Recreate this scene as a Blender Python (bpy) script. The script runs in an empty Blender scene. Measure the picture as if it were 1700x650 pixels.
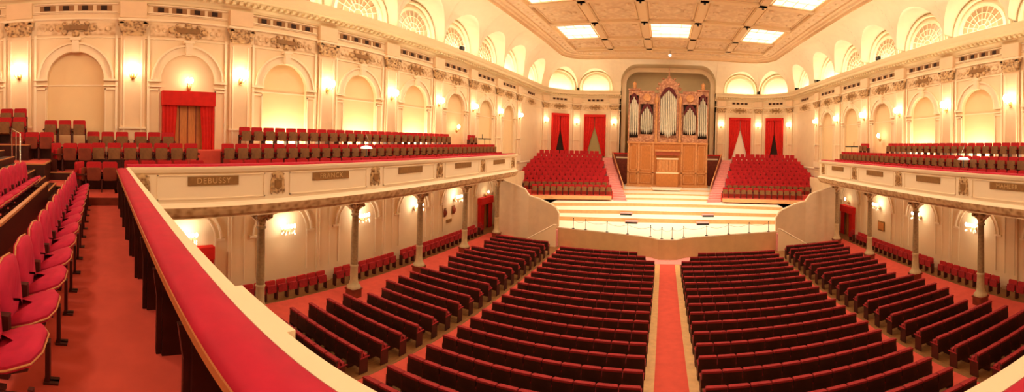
import bpy, math, random
from math import sin, cos, tan, pi, radians, degrees, sqrt, asin, acos, atan2, hypot
random.seed(7)
C = bpy.context.scene.collection
S = bpy.context.scene

# ------------------------------------------------------------------ camera
# a stitched panorama: equirectangular, seen from the middle of the rear balcony
K, PX0, PY0, ROLL, PITCH = 10.3789, 1102.8032, 234.8326, .0222, -.007
CX, CZ = -0.3356, 7.157
import mathutils
from mathutils import Vector, Matrix
cr, sr, cp, sp = cos(ROLL), sin(ROLL), cos(PITCH), sin(PITCH)
RM = Matrix(((cr, 0, sr), (0, 1, 0), (-sr, 0, cr))) @ Matrix(((1, 0, 0), (0, cp, -sp), (0, sp, cp)))
Rt = RM.transposed()
cam = bpy.data.cameras.new('camera'); cam.type = 'PANO'; cam.panorama_type = 'EQUIRECTANGULAR'
cam.longitude_min = radians((0 - PX0) / K); cam.longitude_max = radians((1700 - PX0) / K)
cam.latitude_min = radians((PY0 - 650) / K); cam.latitude_max = radians(PY0 / K)
cam.clip_start = .05
co = bpy.data.objects.new('camera', cam); C.objects.link(co)
right, fwd, up = Rt @ Vector((1, 0, 0)), Rt @ Vector((0, 1, 0)), Rt @ Vector((0, 0, 1))
m = Matrix((right, up, -fwd)).transposed().to_4x4(); m.translation = Vector((CX, 0, CZ)); co.matrix_world = m
S.camera = co
def px(x, y, z):
    v = RM @ Vector((x - CX, y, z - CZ))
    return PX0 + K * degrees(atan2(v.x, v.y)), PY0 - K * degrees(atan2(v.z, hypot(v.x, v.y)))

# ------------------------------------------------------------------ look, world
S.view_settings.view_transform = 'Standard'; S.view_settings.look = 'None'
S.view_settings.exposure = -0.10; S.view_settings.gamma = 1.0; S.view_settings.use_curve_mapping = False
w = bpy.data.worlds.new('world'); S.world = w; w.use_nodes = True
w.node_tree.nodes['Background'].inputs[0].default_value = (1, .8, .55, 1)
w.node_tree.nodes['Background'].inputs[1].default_value = 0.02
try:
    S.cycles.max_bounces = 7; S.cycles.diffuse_bounces = 5; S.cycles.caustics_reflective = False; S.cycles.caustics_refractive = False
    S.cycles.sample_clamp_indirect = 6
except Exception: pass
WARM = (1.0, .74, .42); WARM2 = (1.0, .84, .62)
P_SCONCE, P_LOWER, P_COVE, P_SKY, P_STAGE, P_UP, P_HALL = 48, 78, 70, 270, 1500, 150, 165
def lamp(kind, loc, energy, col=WARM, size=.1, size_y=None, rot=(0, 0, 0), spot=None, blend=.5):
    l = bpy.data.lights.new('light', kind); l.energy = energy; l.color = col
    if kind == 'AREA':
        l.size = size
        if size_y: l.shape = 'RECTANGLE'; l.size_y = size_y
    else: l.shadow_soft_size = size
    if kind == 'SPOT': l.spot_size = spot; l.spot_blend = blend
    o = bpy.data.objects.new('lamp_light', l); C.objects.link(o); o.location = loc; o.rotation_euler = rot
    return o
def aim(o, target):
    d = Vector(target) - o.location; o.rotation_euler = d.to_track_quat('-Z', 'Y').to_euler()

# ------------------------------------------------------------------ materials
def mat(name, col, rough=.6, noise=.0, scale=4, metal=0, emit=None, es=0, spec=.3, bump=0, col2=None, stretch=None):
    M = bpy.data.materials.new(name); M.use_nodes = True; n = M.node_tree.nodes; l = M.node_tree.links; b = n['Principled BSDF']
    b.inputs['Base Color'].default_value = (*col, 1); b.inputs['Roughness'].default_value = rough
    b.inputs['Metallic'].default_value = metal; b.inputs['Specular IOR Level'].default_value = spec
    if emit: b.inputs['Emission Color'].default_value = (*emit, 1); b.inputs['Emission Strength'].default_value = es
    if noise or col2:
        t = n.new('ShaderNodeTexCoord'); x = n.new('ShaderNodeTexNoise'); x.inputs['Scale'].default_value = scale; x.inputs['Detail'].default_value = 4
        if stretch:
            mp = n.new('ShaderNodeMapping'); mp.inputs['Scale'].default_value = stretch
            l.new(t.outputs['Object'], mp.inputs[0]); l.new(mp.outputs[0], x.inputs['Vector'])
        else: l.new(t.outputs['Object'], x.inputs['Vector'])
        r = n.new('ShaderNodeValToRGB'); r.color_ramp.elements[0].position = .3; r.color_ramp.elements[1].position = .7
        c2 = col2 or tuple(min(1, c * (1 + noise)) for c in col); c1 = col if col2 else tuple(c * (1 - noise) for c in col)
        r.color_ramp.elements[0].color = (*c1, 1); r.color_ramp.elements[1].color = (*c2, 1)
        l.new(x.outputs['Fac'], r.inputs[0]); l.new(r.outputs[0], b.inputs['Base Color'])
        if bump:
            bp = n.new('ShaderNodeBump'); bp.inputs['Strength'].default_value = bump; bp.inputs['Distance'].default_value = .02
            l.new(x.outputs['Fac'], bp.inputs['Height']); l.new(bp.outputs[0], b.inputs['Normal'])
    return M
def ornament(name, c1, c2, scale, rough=.6, bump=.6):
    """relief ornament: voronoi scrollwork in two tones"""
    M = bpy.data.materials.new(name); M.use_nodes = True; n = M.node_tree.nodes; l = M.node_tree.links; b = n['Principled BSDF']
    t = n.new('ShaderNodeTexCoord'); x = n.new('ShaderNodeTexVoronoi'); x.inputs['Scale'].default_value = scale; x.feature = 'SMOOTH_F1'
    l.new(t.outputs['Object'], x.inputs['Vector'])
    r = n.new('ShaderNodeValToRGB'); r.color_ramp.elements[0].position = .15; r.color_ramp.elements[1].position = .55
    r.color_ramp.elements[0].color = (*c1, 1); r.color_ramp.elements[1].color = (*c2, 1)
    l.new(x.outputs['Distance'], r.inputs[0]); l.new(r.outputs[0], b.inputs['Base Color']); b.inputs['Roughness'].default_value = rough
    bp = n.new('ShaderNodeBump'); bp.inputs['Strength'].default_value = bump; bp.inputs['Distance'].default_value = .05
    l.new(x.outputs['Distance'], bp.inputs['Height']); l.new(bp.outputs[0], b.inputs['Normal'])
    return M
M = {}
M['wall'] = mat('plaster_wall', (.78, .59, .36), .7, .03, 1.2)
M['niche'] = mat('plaster_niche', (.80, .58, .31), .7, .03, 1.0)
M['trimc'] = mat('plaster_trim', (.84, .68, .46), .6)
M['pil'] = mat('pilaster_paint', (.78, .56, .34), .65, .04, 2)
M['cove'] = mat('cove_plaster', (.86, .74, .52), .7, .03, 2)
M['ceil'] = mat('ceiling_plaster', (.82, .62, .38), .7, .05, 2)
M['ceilorn'] = ornament('ceiling_relief', (.86, .68, .45), (.74, .54, .33), 3.2, .6, .25)
M['beam'] = mat('ceiling_beam', (.82, .62, .38), .65)
M['gilt'] = ornament('gilded_relief', (.18, .08, .025), (.60, .38, .17), 9)
M['gilt2'] = ornament('pale_relief', (.50, .30, .14), (.76, .55, .32), 6)
M['band'] = ornament('tan_relief_band', (.40, .22, .09), (.66, .44, .23), 5)
M['podium'] = mat('podium_side_paint', (.70, .52, .32), .6, .05, 2)
M['corn'] = mat('cornice_plaster', (.78, .64, .38), .65)
M['redwood'] = mat('red_stained_wood', (.36, .07, .03), .5, .1, 4)
M['plaque'] = mat('bronze_plaque', (.26, .125, .035), .5, .15, 6)
M['letters'] = mat('gilt_letters', (.55, .34, .14), .5)
M['dark'] = mat('dark_opening', (.03, .012, .006), .8)
M['vent'] = mat('vent_recess', (.30, .15, .06), .8)
M['carpet'] = mat('red_carpet', (.62, .085, .055), .95, .08, 3, bump=.2)
M['carpet2'] = mat('pink_stair_carpet', (.74, .30, .26), .95, .08, 6)
M['wood'] = mat('floor_wood', (.24, .10, .03), .45, .2, 3, stretch=(8, .6, 1))
M['parq'] = mat('aisle_parquet', (.66, .38, .16), .45, .10, 6)
M['stagew'] = mat('stage_floor_wood', (.90, .82, .64), .4, .04, 5, stretch=(1, 8, 1))
M['riser'] = mat('stage_riser_wood', (.74, .40, .18), .5, .10, 5)
M['stagef'] = mat('stage_front_panel', (.58, .36, .17), .5, .06, 2)
M['velvet'] = mat('crimson_velvet', (.62, .018, .030), .75, .15, 12, bump=.2)
M['velvet2'] = mat('rail_velvet', (.44, .005, .032), .7, .10, 5)
M['seatred'] = mat('chair_red_cloth', (.44, .010, .014), .8, .12, 20)
M['seatdk'] = mat('stalls_red_cloth', (.28, .016, .018), .8, .2, 20)
M['backdk'] = mat('stalls_back_wood', (.045, .010, .005), .6, .4, 3)
M['seatcrim'] = mat('rear_chair_velvet', (.44, .010, .042), .8, .1, 10)
M['seatwall'] = mat('wall_chair_cloth', (.42, .02, .02), .8, .15, 20)
M['seattan'] = mat('tipped_seat_wood', (.21, .09, .03), .5, .2, 8)
M['trimw'] = mat('golden_wood_edge', (.50, .20, .07), .4)
M['legdk'] = mat('dark_chair_frame', (.07, .012, .007), .5)
M['iron'] = mat('bronze_iron', (.30, .19, .09), .5, .2, 8)
M['ironlt'] = mat('stone_base', (.52, .38, .20), .5, .1, 6)
M['curtain'] = mat('red_curtain', (.56, .012, .006), .8, .1, 5)
M['organ'] = mat('organ_oak', (.50, .18, .045), .45, .18, 4, stretch=(6, 6, .8))
M['organl'] = mat('organ_pale_oak', (.60, .27, .10), .45, .15, 6)
M['organc'] = ornament('organ_carving', (.60, .30, .16), (.38, .15, .07), 5)
M['pipe'] = mat('organ_pipe_metal', (.64, .57, .43), .4, .05, 3, metal=.1)
M['shade'] = mat('dark_carved_shade', (.10, .008, .008), .6)
M['olive'] = mat('organ_niche_paint', (.66, .52, .29), .7, .04, 1)
M['brwood'] = mat('dark_mahogany', (.20, .035, .014), .45, .25, 4)
M['deskwood'] = mat('rail_post_mahogany', (.045, .010, .006), .4, .3, 5)
M['white'] = mat('white_glow_shade', (.9, .85, .75), .4, emit=(1, .9, .7), es=2.2)
M['bulb'] = mat('candle_bulb', (1, .9, .7), .3, emit=(1.0, .86, .55), es=26)
M['bulb2'] = mat('crystal_bulb', (1, .95, .9), .3, emit=(1.0, .92, .76), es=26)
M['brass'] = mat('brass', (.62, .40, .14), .35, metal=.8)
M['crystal'] = mat('crystal_drops', (.9, .85, .75), .15, emit=(1, .88, .62), es=1.2)
M['sky'] = mat('lit_ceiling_glass', (.95, .9, .8), .4, emit=(1.0, .86, .58), es=1.5)
M['skybr'] = mat('ceiling_lamp', (1, .95, .9), .4, emit=(1.0, .93, .78), es=14)
M['glass'] = mat('night_window_glass', (.42, .27, .14), .25, .12, 3, spec=.5)
M['black'] = mat('black_metal', (.012, .012, .012), .4)
M['grdoor'] = mat('green_door', (.36, .30, .12), .6)
M['ltdoor'] = mat('light_doorway', (.85, .76, .58), .6)
M['steel'] = mat('polished_rail', (.75, .68, .55), .25, metal=.8)

# ------------------------------------------------------------------ geometry helpers
class MB:
    def __init__(s, *mats): s.v = []; s.f = []; s.m = []; s.mats = list(mats); s.sm = []
    def add(s, vs, fs, mi=0, smooth=False):
        o = len(s.v); s.v.extend([tuple(p) for p in vs])
        for f in fs: s.f.append([o + i for i in f]); s.m.append(mi); s.sm.append(smooth)
    def hexa(s, p, mi=0): s.add(p, [(0, 3, 2, 1), (4, 5, 6, 7), (0, 1, 5, 4), (1, 2, 6, 5), (2, 3, 7, 6), (3, 0, 4, 7)], mi)
    def box(s, x0, x1, y0, y1, z0, z1, mi=0):
        if x1 < x0: x0, x1 = x1, x0
        if y1 < y0: y0, y1 = y1, y0
        s.hexa([(x0, y0, z0), (x1, y0, z0), (x1, y1, z0), (x0, y1, z0), (x0, y0, z1), (x1, y0, z1), (x1, y1, z1), (x0, y1, z1)], mi)
    def rbox(s, x0, x1, y0, y1, z0, z1, r=.03, mi=0, axis='y'):
        """box whose outline, seen along AXIS, has rounded corners"""
        a0, a1 = (x0, x1) if axis == 'y' else ((y0, y1) if axis == 'x' else (x0, x1)); b0, b1 = (z0, z1) if axis != 'z' else (y0, y1)
        pts = []
        for cx_, cy_, st in ((a1 - r, b1 - r, 0), (a0 + r, b1 - r, 90), (a0 + r, b0 + r, 180), (a1 - r, b0 + r, 270)):
            for k in range(4): t = radians(st + 30 * k); pts.append((cx_ + r * cos(t), cy_ + r * sin(t)))
        c0, c1 = (y0, y1) if axis == 'y' else ((x0, x1) if axis == 'x' else (z0, z1))
        f = {'y': lambda a, b, c: (a, c, b), 'x': lambda a, b, c: (c, a, b), 'z': lambda a, b, c: (a, b, c)}[axis]
        s.prism([f(a, b, c0) for a, b in pts], [f(a, b, c1) for a, b in pts], mi)
    def prism(s, lo, hi, mi=0, side=None):
        n = len(lo); side = mi if side is None else side
        s.add(lo + hi, [tuple(range(n - 1, -1, -1)), tuple(range(n, 2 * n))], mi)
        s.add(lo + hi, [(i, (i + 1) % n, n + (i + 1) % n, n + i) for i in range(n)], side)
    def grid(s, rows, mi=0, smooth=False, closed=False):
        n = len(rows[0]); vs = [p for r in rows for p in r]; fs = []
        for i in range(len(rows) - 1):
            for j in range(n if closed else n - 1):
                k = (j + 1) % n; fs.append((i * n + j, i * n + k, (i + 1) * n + k, (i + 1) * n + j))
        s.add(vs, fs, mi, smooth)
    def lathe(s, prof, c=(0, 0, 0), n=12, mi=0, smooth=True):
        s.grid([[(c[0] + r * cos(2 * pi * k / n), c[1] + r * sin(2 * pi * k / n), c[2] + z) for k in range(n)] for r, z in prof], mi, smooth, True)
        for (r, z), rev in ((prof[0], True), (prof[-1], False)):
            if r > 1e-4:
                p = [(c[0] + r * cos(2 * pi * k / n), c[1] + r * sin(2 * pi * k / n), c[2] + z) for k in range(n)]
                s.add(p, [tuple(range(n))[::-1] if rev else tuple(range(n))], mi)
    def ball(s, c, r, mi=0, n=8, sz=1):
        s.lathe([(r * sin(pi * k / 6), -r * sz * cos(pi * k / 6)) for k in range(7)], c, n, mi)
    def tube(s, pts, r, n=6, mi=0):
        P = [Vector(p) for p in pts]; rows = []
        for i, p in enumerate(P):
            d = (P[min(i + 1, len(P) - 1)] - P[max(i - 1, 0)]).normalized()
            a = d.cross(Vector((0, 0, 1))); a = a.normalized() if a.length > 1e-3 else Vector((1, 0, 0)); b = d.cross(a)
            rows.append([tuple(p + a * r * cos(2 * pi * k / n) + b * r * sin(2 * pi * k / n)) for k in range(n)])
        s.grid(rows, mi, True, True); s.add(rows[0], [tuple(range(n))], mi); s.add(rows[-1], [tuple(range(n))], mi)
    def build(s, name, parent=None, loc=None, rotz=0):
        me = bpy.data.meshes.new(name); me.from_pydata(s.v, [], s.f)
        for x in s.mats: me.materials.append(x)
        for p, i, q in zip(me.polygons, s.m, s.sm): p.material_index = i; p.use_smooth = q
        me.update(); o = bpy.data.objects.new(name, me); C.objects.link(o)
        if parent: o.parent = parent
        if loc: o.location = loc
        o.rotation_euler.z = rotz
        return o
def disc(mb, s, z, r, d0=0, d=.05, mi=0, n=8, sq=1):
    lo = [W(s + r * cos(2 * pi * k / n), d0, z + r * sq * sin(2 * pi * k / n)) for k in range(n)]; hi = [W(s + r * .7 * cos(2 * pi * k / n), d0 + d, z + r * .7 * sq * sin(2 * pi * k / n)) for k in range(n)]
    mb.prism(lo, hi, mi)
def tag(o, label=None, cat=None, group=None, kind=None):
    if label: o['label'] = label
    if cat: o['category'] = cat
    if group: o['group'] = group
    if kind: o['kind'] = kind
    return o
def empty(name, loc=(0, 0, 0), rz=0):
    o = bpy.data.objects.new(name, None); C.objects.link(o); o.location = loc; o.rotation_euler.z = rz; o.empty_display_size = .2
    return o
KIDS = {}
def copy_tree(o, parent=None):
    c = o.copy(); C.objects.link(c)
    if parent: c.parent = parent
    for ch in KIDS.get(o.name, ()): copy_tree(ch, c)
    return c
def reg(root):
    """remember the children of a prototype so that copies are quick"""
    for o in [root] + list(root.children_recursive): KIDS[o.name] = list(o.children)
    return root
ORD = 'first second third fourth fifth sixth seventh eighth ninth tenth eleventh twelfth thirteenth fourteenth fifteenth sixteenth seventeenth eighteenth nineteenth twentieth twenty-first twenty-second twenty-third twenty-fourth twenty-fifth twenty-sixth twenty-seventh twenty-eighth twenty-ninth thirtieth thirty-first thirty-second thirty-third thirty-fourth thirty-fifth thirty-sixth thirty-seventh thirty-eighth thirty-ninth fortieth forty-first forty-second forty-third forty-fourth forty-fifth'.split()

# ------------------------------------------------------------------ the plan of the hall
WX, YC, RC, YE, Y_BACK = 14.0, 36.0, 5.5, 41.5, -9.0
OFF, SP = 1.159, 4.328
S0, S1 = YC + 12, YC + 12 + RC * pi / 2
S2 = S1 + 17.0; S3 = S2 + RC * pi / 2; TOT = S3 + YC + 12
def W(s, d, z):
    """point at S along the wall line (left wall, corner, end wall, corner, right wall), D into the hall, height Z"""
    if s > TOT / 2: x, y, z = W(TOT - s, d, z); return (-x, y, z)
    if s <= S0: return (-WX + d, s - 12, z)
    if s <= S1: a = (s - S0) / RC; return (-8.5 - (RC - d) * cos(a), YC + (RC - d) * sin(a), z)
    return (-8.5 + (s - S1), YE - d, z)
def ssamp(a, b):
    """sample points between a and b, dense on the corners"""
    pts = {a, b}
    for q in (S0, S1, S2, S3):
        if a < q < b: pts.add(q)
    for lo, hi in ((S0, S1), (S2, S3)):
        k = 0
        while lo + k * .72 < hi:
            if a < lo + k * .72 < b: pts.add(lo + k * .72)
            k += 1
    return sorted(pts)
def wbox(mb, s0, s1, d0, d1, z0, z1, mi=0):
    ss = ssamp(s0, s1)
    rows = [[W(s, d0, z0), W(s, d1, z0), W(s, d1, z1), W(s, d0, z1)] for s in ss]
    mb.grid(rows, mi, False, True); mb.add(rows[0], [(0, 1, 2, 3)], mi); mb.add(rows[-1], [(3, 2, 1, 0)], mi)
def sweep(mb, prof, a, b, mi=0, step=None):
    ss = ssamp(a, b)
    mb.grid([[W(s, d, z) for d, z in prof] for s in ss], mi)
SL = Y_BACK + 12                                   # where the walls start at the back
PILS = [12 + OFF + SP * n for n in range(-2, 8)] + [50.11, 54.43, 58.9]
BAYS = [12 + OFF + SP * (n + .5) for n in range(-2, 7)]
CORNER_BAYS = [46.78, 52.27, 56.66]
both = lambda q: [q, TOT - q]
side_of = lambda s: 'left' if s < TOT / 2 else 'right'

# ------------------------------------------------------------------ floor, walls, ceiling (structure)
def st(o): o['kind'] = 'structure'; return o
f = MB(M['wood']); f.box(-WX, WX, Y_BACK, 45, -.3, 0); st(f.build('floor'))
# carpets of the stalls
f = MB(M['carpet'], M['parq'])
f.box(-.43, .43, .5, 21.4, 0, .012); f.box(-.70, -.43, .5, 20.6, 0, .014, 1); f.box(.43, .70, .5, 20.6, 0, .014, 1)
c_ = f.build('aisle_carpet'); tag(c_, 'red carpet runner with pale wood borders down the centre aisle', 'carpet')
for sg, nm in ((-1, 'left'), (1, 'right')):
    f = MB(M['carpet'], M['parq']); f.box(sg * 6.22, sg * 6.95, .5, 23.2, 0, .012)
    c_ = f.build('aisle_carpet'); tag(c_, f'red carpet runner along the aisle between centre and {nm} stalls blocks', 'carpet')
    f = MB(M['carpet']); f.box(sg * 10.85, sg * 12.9, .5, 24, 0, .012)
    c_ = f.build('wall_carpet'); tag(c_, f'red carpet strip under the columns beside the {nm} stalls block', 'carpet')
f = MB(M['carpet2'])
for k, (w_, y_) in enumerate(((2.1, 20.75), (1.6, 20.5))): f.box(-w_, w_, y_, 21.6 + .3 * (1 - k), 0, .012 + .008 * k)
tag(f.build('front_carpet'), 'pink red carpet patch at the foot of the stage front', 'carpet')

# wall faces
RA, ZS = 1.08, 9.25                               # niche arch
def wall_part(name, a, b, bays):
    mb = MB(M['wall'], M['niche'])
    cuts = [a] + [x for q in bays for x in (q - RA, q + RA)] + [b]
    for i in range(0, len(cuts), 2): sweep(mb, [(0, -.2), (0, 13.2)], cuts[i], cuts[i + 1])
    for q in bays:
        sweep(mb, [(0, -.2), (0, 5.3)], q - RA, q + RA)
        us = [RA * sin(pi * (k / 12 - .5)) for k in range(13)]
        mb.grid([[W(q + u, 0, ZS + sqrt(max(0, RA * RA - u * u))), W(q + u, 0, 13.2)] for u in us])
        mb.grid([[W(q + u, -.16, ZS + sqrt(max(0, RA * RA - u * u))), W(q + u, 0, ZS + sqrt(max(0, RA * RA - u * u)))] for u in us])
        for e in (-RA, RA): mb.grid([[W(q + e, -.16, 5.3), W(q + e, -.16, ZS)], [W(q + e, 0, 5.3), W(q + e, 0, ZS)]])
        mb.grid([[W(q + u, -.16, 5.3), W(q + u, -.16, ZS + sqrt(max(0, RA * RA - u * u)))] for u in us], 1)
    return st(mb.build(name))
niches_l = [b for k, b in enumerate(BAYS) if k != 2]   # this bay carries the door
wall_part('wall_left', SL, S0, niches_l)
wall_part('wall_right', TOT - S0, TOT - SL, sorted(TOT - b for b in BAYS))
XN = 5.45                                         # half width of the organ niche
mb = MB(M['wall'], M['olive'])
sweep(mb, [(0, -.2), (0, 13.2)], S0, TOT / 2 - XN); sweep(mb, [(0, -.2), (0, 13.2)], TOT / 2 + XN, S3 + .0)
st(mb.build('wall_front'))
mb = MB(M['olive'])                               # the niche behind the organ
mb.box(-XN - .1, XN + .1, 44.4, 44.6, 0, 16.5); mb.box(-XN - .2, -XN, YE, 44.5, 0, 13.4); mb.box(XN, XN + .2, YE, 44.5, 0, 13.4)
st(mb.build('wall_niche'))
def niche_pts(o):
    R = 1.9; X_ = XN - o; T_ = 16.15 - o; R -= o
    return [(-X_, 5.2)] + [(-X_ + R - R * cos(pi / 2 * k / 8), T_ - R + R * sin(pi / 2 * k / 8)) for k in range(9)] + [(X_ - R + R * cos(pi / 2 * k / 8), T_ - R + R * sin(pi / 2 * k / 8)) for k in range(8, -1, -1)] + [(X_, 5.2)]
mb = MB(M['wall'])
a_, b_, c_2 = niche_pts(-.02), niche_pts(.5), niche_pts(.42)
mb.grid([[(p[0], YE + .35, p[1]), (q_[0], YE + .35, q_[1]), (q_[0], YE + .8, q_[1])] for p, q_ in zip(a_, b_)])
st(mb.build('trim_niche_reveal'))
mb = MB(M['wall']); mb.box(-WX, WX, Y_BACK - .2, Y_BACK, -.2, 17.3); st(mb.build('wall_back'))

# cove with a lunette over every bay
Z0, COVD, COVH = 13.2, 2.7, 3.3
CB = .45
def cd(h): return CB + (COVD - CB) * (1 - cos(asin(max(0, min(1, h / COVH)))))
RL = 2.1
def lun(u, R=RL): return 0 if abs(u) >= R else .5 + sqrt(max(0, R * R - u * u))
def niche_h(u):
    e = XN - abs(u); R = 1.9
    return 0 if e <= 0 else (2.95 if e >= R else 2.95 - R + sqrt(max(0, R * R - (R - e) ** 2)))
allb = sorted([x for b in BAYS + CORNER_BAYS for x in both(b)])
def cove(name, a, b):
    mb = MB(M['cove'], M['olive']); NP = 9
    items = [(q, RL) for q in allb if a - .01 <= q <= b + .01]
    if a < TOT / 2 < b: items.append((TOT / 2, XN))
    items.sort(); cur = a
    def strip(ss, hf, mi=0):
        rows = []
        for s in ss:
            h0 = hf(s); p0 = asin(min(1, h0 / COVH)); rows.append([W(s, CB + (COVD - CB) * (1 - cos(p0 + (pi / 2 - p0) * t / NP)), Z0 + COVH * sin(p0 + (pi / 2 - p0) * t / NP)) for t in range(NP + 1)])
        mb.grid(rows, mi, True)
    for q, R in items:
        strip(ssamp(cur, q - R), lambda s: 0)
        org = R == XN
        hf = (lambda s: niche_h(s - q)) if org else (lambda s: lun(s - q))
        us = [q - R, q - R + 1e-4] + [q + R * sin(pi * (k / 16 - .5)) for k in range(1, 16)] + [q + R - 1e-4, q + R]
        if org: us = [q - R, q - R + 1e-3] + [q - R + 1.9 * (1 - cos(pi / 2 * k / 8)) for k in range(1, 9)] + [q + R - 1.9 * (1 - cos(pi / 2 * k / 8)) for k in range(8, 0, -1)] + [q + R - 1e-3, q + R]
        strip(us, hf)
        back = -3.0 if org else -.35
        # the little cross vault back to the wall, and the blind lunette behind it
        mb.grid([[W(s, back, Z0 + hf(s)), W(s, 0, Z0 + hf(s)), W(s, CB, Z0 + hf(s)), W(s, cd(hf(s)), Z0 + hf(s))] for s in us], 1 if org else 0, True)
        if not org: mb.grid([[W(s, back, Z0 - .1), W(s, back, Z0 + hf(s))] for s in us])
        cur = q + R
    strip(ssamp(cur, b), lambda s: 0)
    return st(mb.build(name))
cove('ceiling_cove', SL, S0 + .6); cove('ceiling_cove', S0 + .6, TOT - S0 - .6); cove('ceiling_cove', TOT - S0 - .6, TOT - SL)
# lunette arches (raised bands)
mb = MB(M['cove'])
for q in allb:
    for r0, r1, d1 in ((1.45, 1.60, -.22), (1.84, 1.94, -.1)):
        rows = []
        for k in range(15):
            a = pi * k / 14; rows.append([W(q - r0 * cos(a), -.35, Z0 + .5 + r0 * sin(a)), W(q - r0 * cos(a), d1, Z0 + .5 + r0 * sin(a)), W(q - r1 * cos(a), d1, Z0 + .5 + r1 * sin(a)), W(q - r1 * cos(a), -.35, Z0 + .5 + r1 * sin(a))])
        rows = [[(p[0], p[1], p[2] - .5) for p in rows[0]]] + rows + [[(p[0], p[1], p[2] - .5) for p in rows[-1]]]
        mb.grid(rows, 0)
st(mb.build('trim_lunette_arches'))
# fan windows in the lunettes over the long walls
wn = 0
for q in allb:
    cen = any(abs(q - x) < .01 for c in CORNER_BAYS for x in both(c)) or abs(q - BAYS[-1]) < .01 or abs(q - TOT + BAYS[-1]) < .01
    if cen: continue
    wn += 1
    g = MB(M['glass']); R = 1.45
    g.add([W(q - R * cos(pi * k / 16), -.30, Z0 + .5 + R * sin(pi * k / 16)) for k in range(17)], [tuple(range(17))])
    wo = st(g.build(f'window_{wn}'))
    t = MB(M['trimc'])
    for r in (.30, .62, 1.02, 1.42):
        t.grid([[W(q - rr * cos(pi * k / 16), dd, Z0 + .5 + rr * sin(pi * k / 16)) for rr, dd in ((r - .02, -.30), (r - .02, -.26), (r + .02, -.26), (r + .02, -.30))] for k in range(17)])
    for k in range(1, 10):
        a = pi * k / 10; e = .018
        ra = .3 if k % 2 else .62
        pa, pb = (ra, 1.44)
        dx, dz = -cos(a), sin(a); nx, nz = sin(a) * e, cos(a) * e
        t.hexa([W(q + dx * pa - nx, -.30, Z0 + .5 + dz * pa - nz), W(q + dx * pa + nx, -.30, Z0 + .5 + dz * pa + nz), W(q + dx * pb + nx, -.30, Z0 + .5 + dz * pb + nz), W(q + dx * pb - nx, -.30, Z0 + .5 + dz * pb - nz),
                W(q + dx * pa - nx, -.25, Z0 + .5 + dz * pa - nz), W(q + dx * pa + nx, -.25, Z0 + .5 + dz * pa + nz), W(q + dx * pb + nx, -.25, Z0 + .5 + dz * pb + nz), W(q + dx * pb - nx, -.25, Z0 + .5 + dz * pb - nz)])
    wbox(t, q - 1.45, q + 1.45, -.34, -.22, Z0 + .44, Z0 + .5)
    t.build('window_frame', wo)

# ceiling: flat field with beams, coffers, moulded border
mb = MB(M['ceil'], M['ceilorn'])
ss = ssamp(SL, TOT - SL)
for prof, mi in (([(2.7, 16.5), (2.62, 16.62), (2.78, 16.72), (2.95, 16.72), (3.02, 16.86), (3.25, 16.9), (3.3, 17.0)], 0), ([(3.3, 17.0), (4.05, 17.0)], 1), ([(4.05, 17.0), (4.1, 16.93), (4.22, 16.93), (4.27, 17.02), (4.3, 17.2)], 0)):
    mb.grid([[W(s, d, z) for d, z in prof] for s in ss], mi)
inner = [W(s, 4.28, 17.2) for s in ss]
mb.add(inner, [tuple(range(len(inner)))], 0)
for q in [(SL + k * .9) for k in range(int((TOT - 2 * SL) / .9))]:       # rosettes of the border
    x, y, z = W(q, 3.68, 17.0); mb.ball((x, y, z), .13, 0, 6, .6)
st(mb.build('ceiling'))
XB = [-2.1, 2.1, -6.05, 6.05]; YB = [4.4, 9.1, 13.8, 18.5, 23.2, 27.9, 32.7, 36.4]
mb = MB(M['beam'])
for x in XB:
    mb.box(x - .28, x + .28, Y_BACK, 37.2, 16.99, 17.22); mb.box(x - .36, x + .36, Y_BACK, 37.2, 17.08, 17.22)
for y in YB:
    mb.box(-9.72, 9.72, y - .22, y + .22, 16.99, 17.22); mb.box(-9.72, 9.72, y - .32, y + .32, 17.08, 17.22)
st(mb.build('trim_ceiling_beams'))
mb = MB(M['ceilorn'], M['beam'])
xs = [-9.7, -6.05, -2.1, 2.1, 6.05, 9.7]
SKYY = (27.9, 32.7)
for j in range(len(YB) - 1):
    for i in range(5):
        x0, x1, y0, y1 = xs[i] + .45, xs[i + 1] - .45, YB[j] + .42, YB[j + 1] - .42
        if i == 0: x0 = xs[i] + .1
        if i == 4: x1 = xs[i + 1] - .1
        sky = i in (0, 2, 4) and j % 2 == 1
        if sky: continue
        mb.box(x0 + .1, x1 - .1, y0 + .1, y1 - .1, 17.14, 17.19, 0)
        for a, b, c, d in ((x0, x1, y0, y0 + .1), (x0, x1, y1 - .1, y1), (x0, x0 + .1, y0, y1), (x1 - .1, x1, y0, y1)): mb.box(a, b, c, d, 17.1, 17.2, 1)
        cx_, cy_ = (x0 + x1) / 2, (y0 + y1) / 2
        mb.lathe([(.75, 17.16), (.7, 17.08), (.5, 17.1), (.34, 17.04), (.1, 16.98), (0, 16.97)], (cx_, cy_, 0), 16, 0)
        for ex in (-1, 1):
            for ey in (-1, 1): mb.ball((cx_ + ex * (x1 - x0) * .36, cy_ + ey * (y1 - y0) * .34, 17.14), .22, 0, 8, .5)
            mb.ball((cx_ + ex * (x1 - x0) * .3, cy_, 17.13), .2, 0, 8, .5)
st(mb.build('trim_ceiling_coffers'))
place3 = {0: 'left', 2: 'middle', 4: 'right'}
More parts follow.
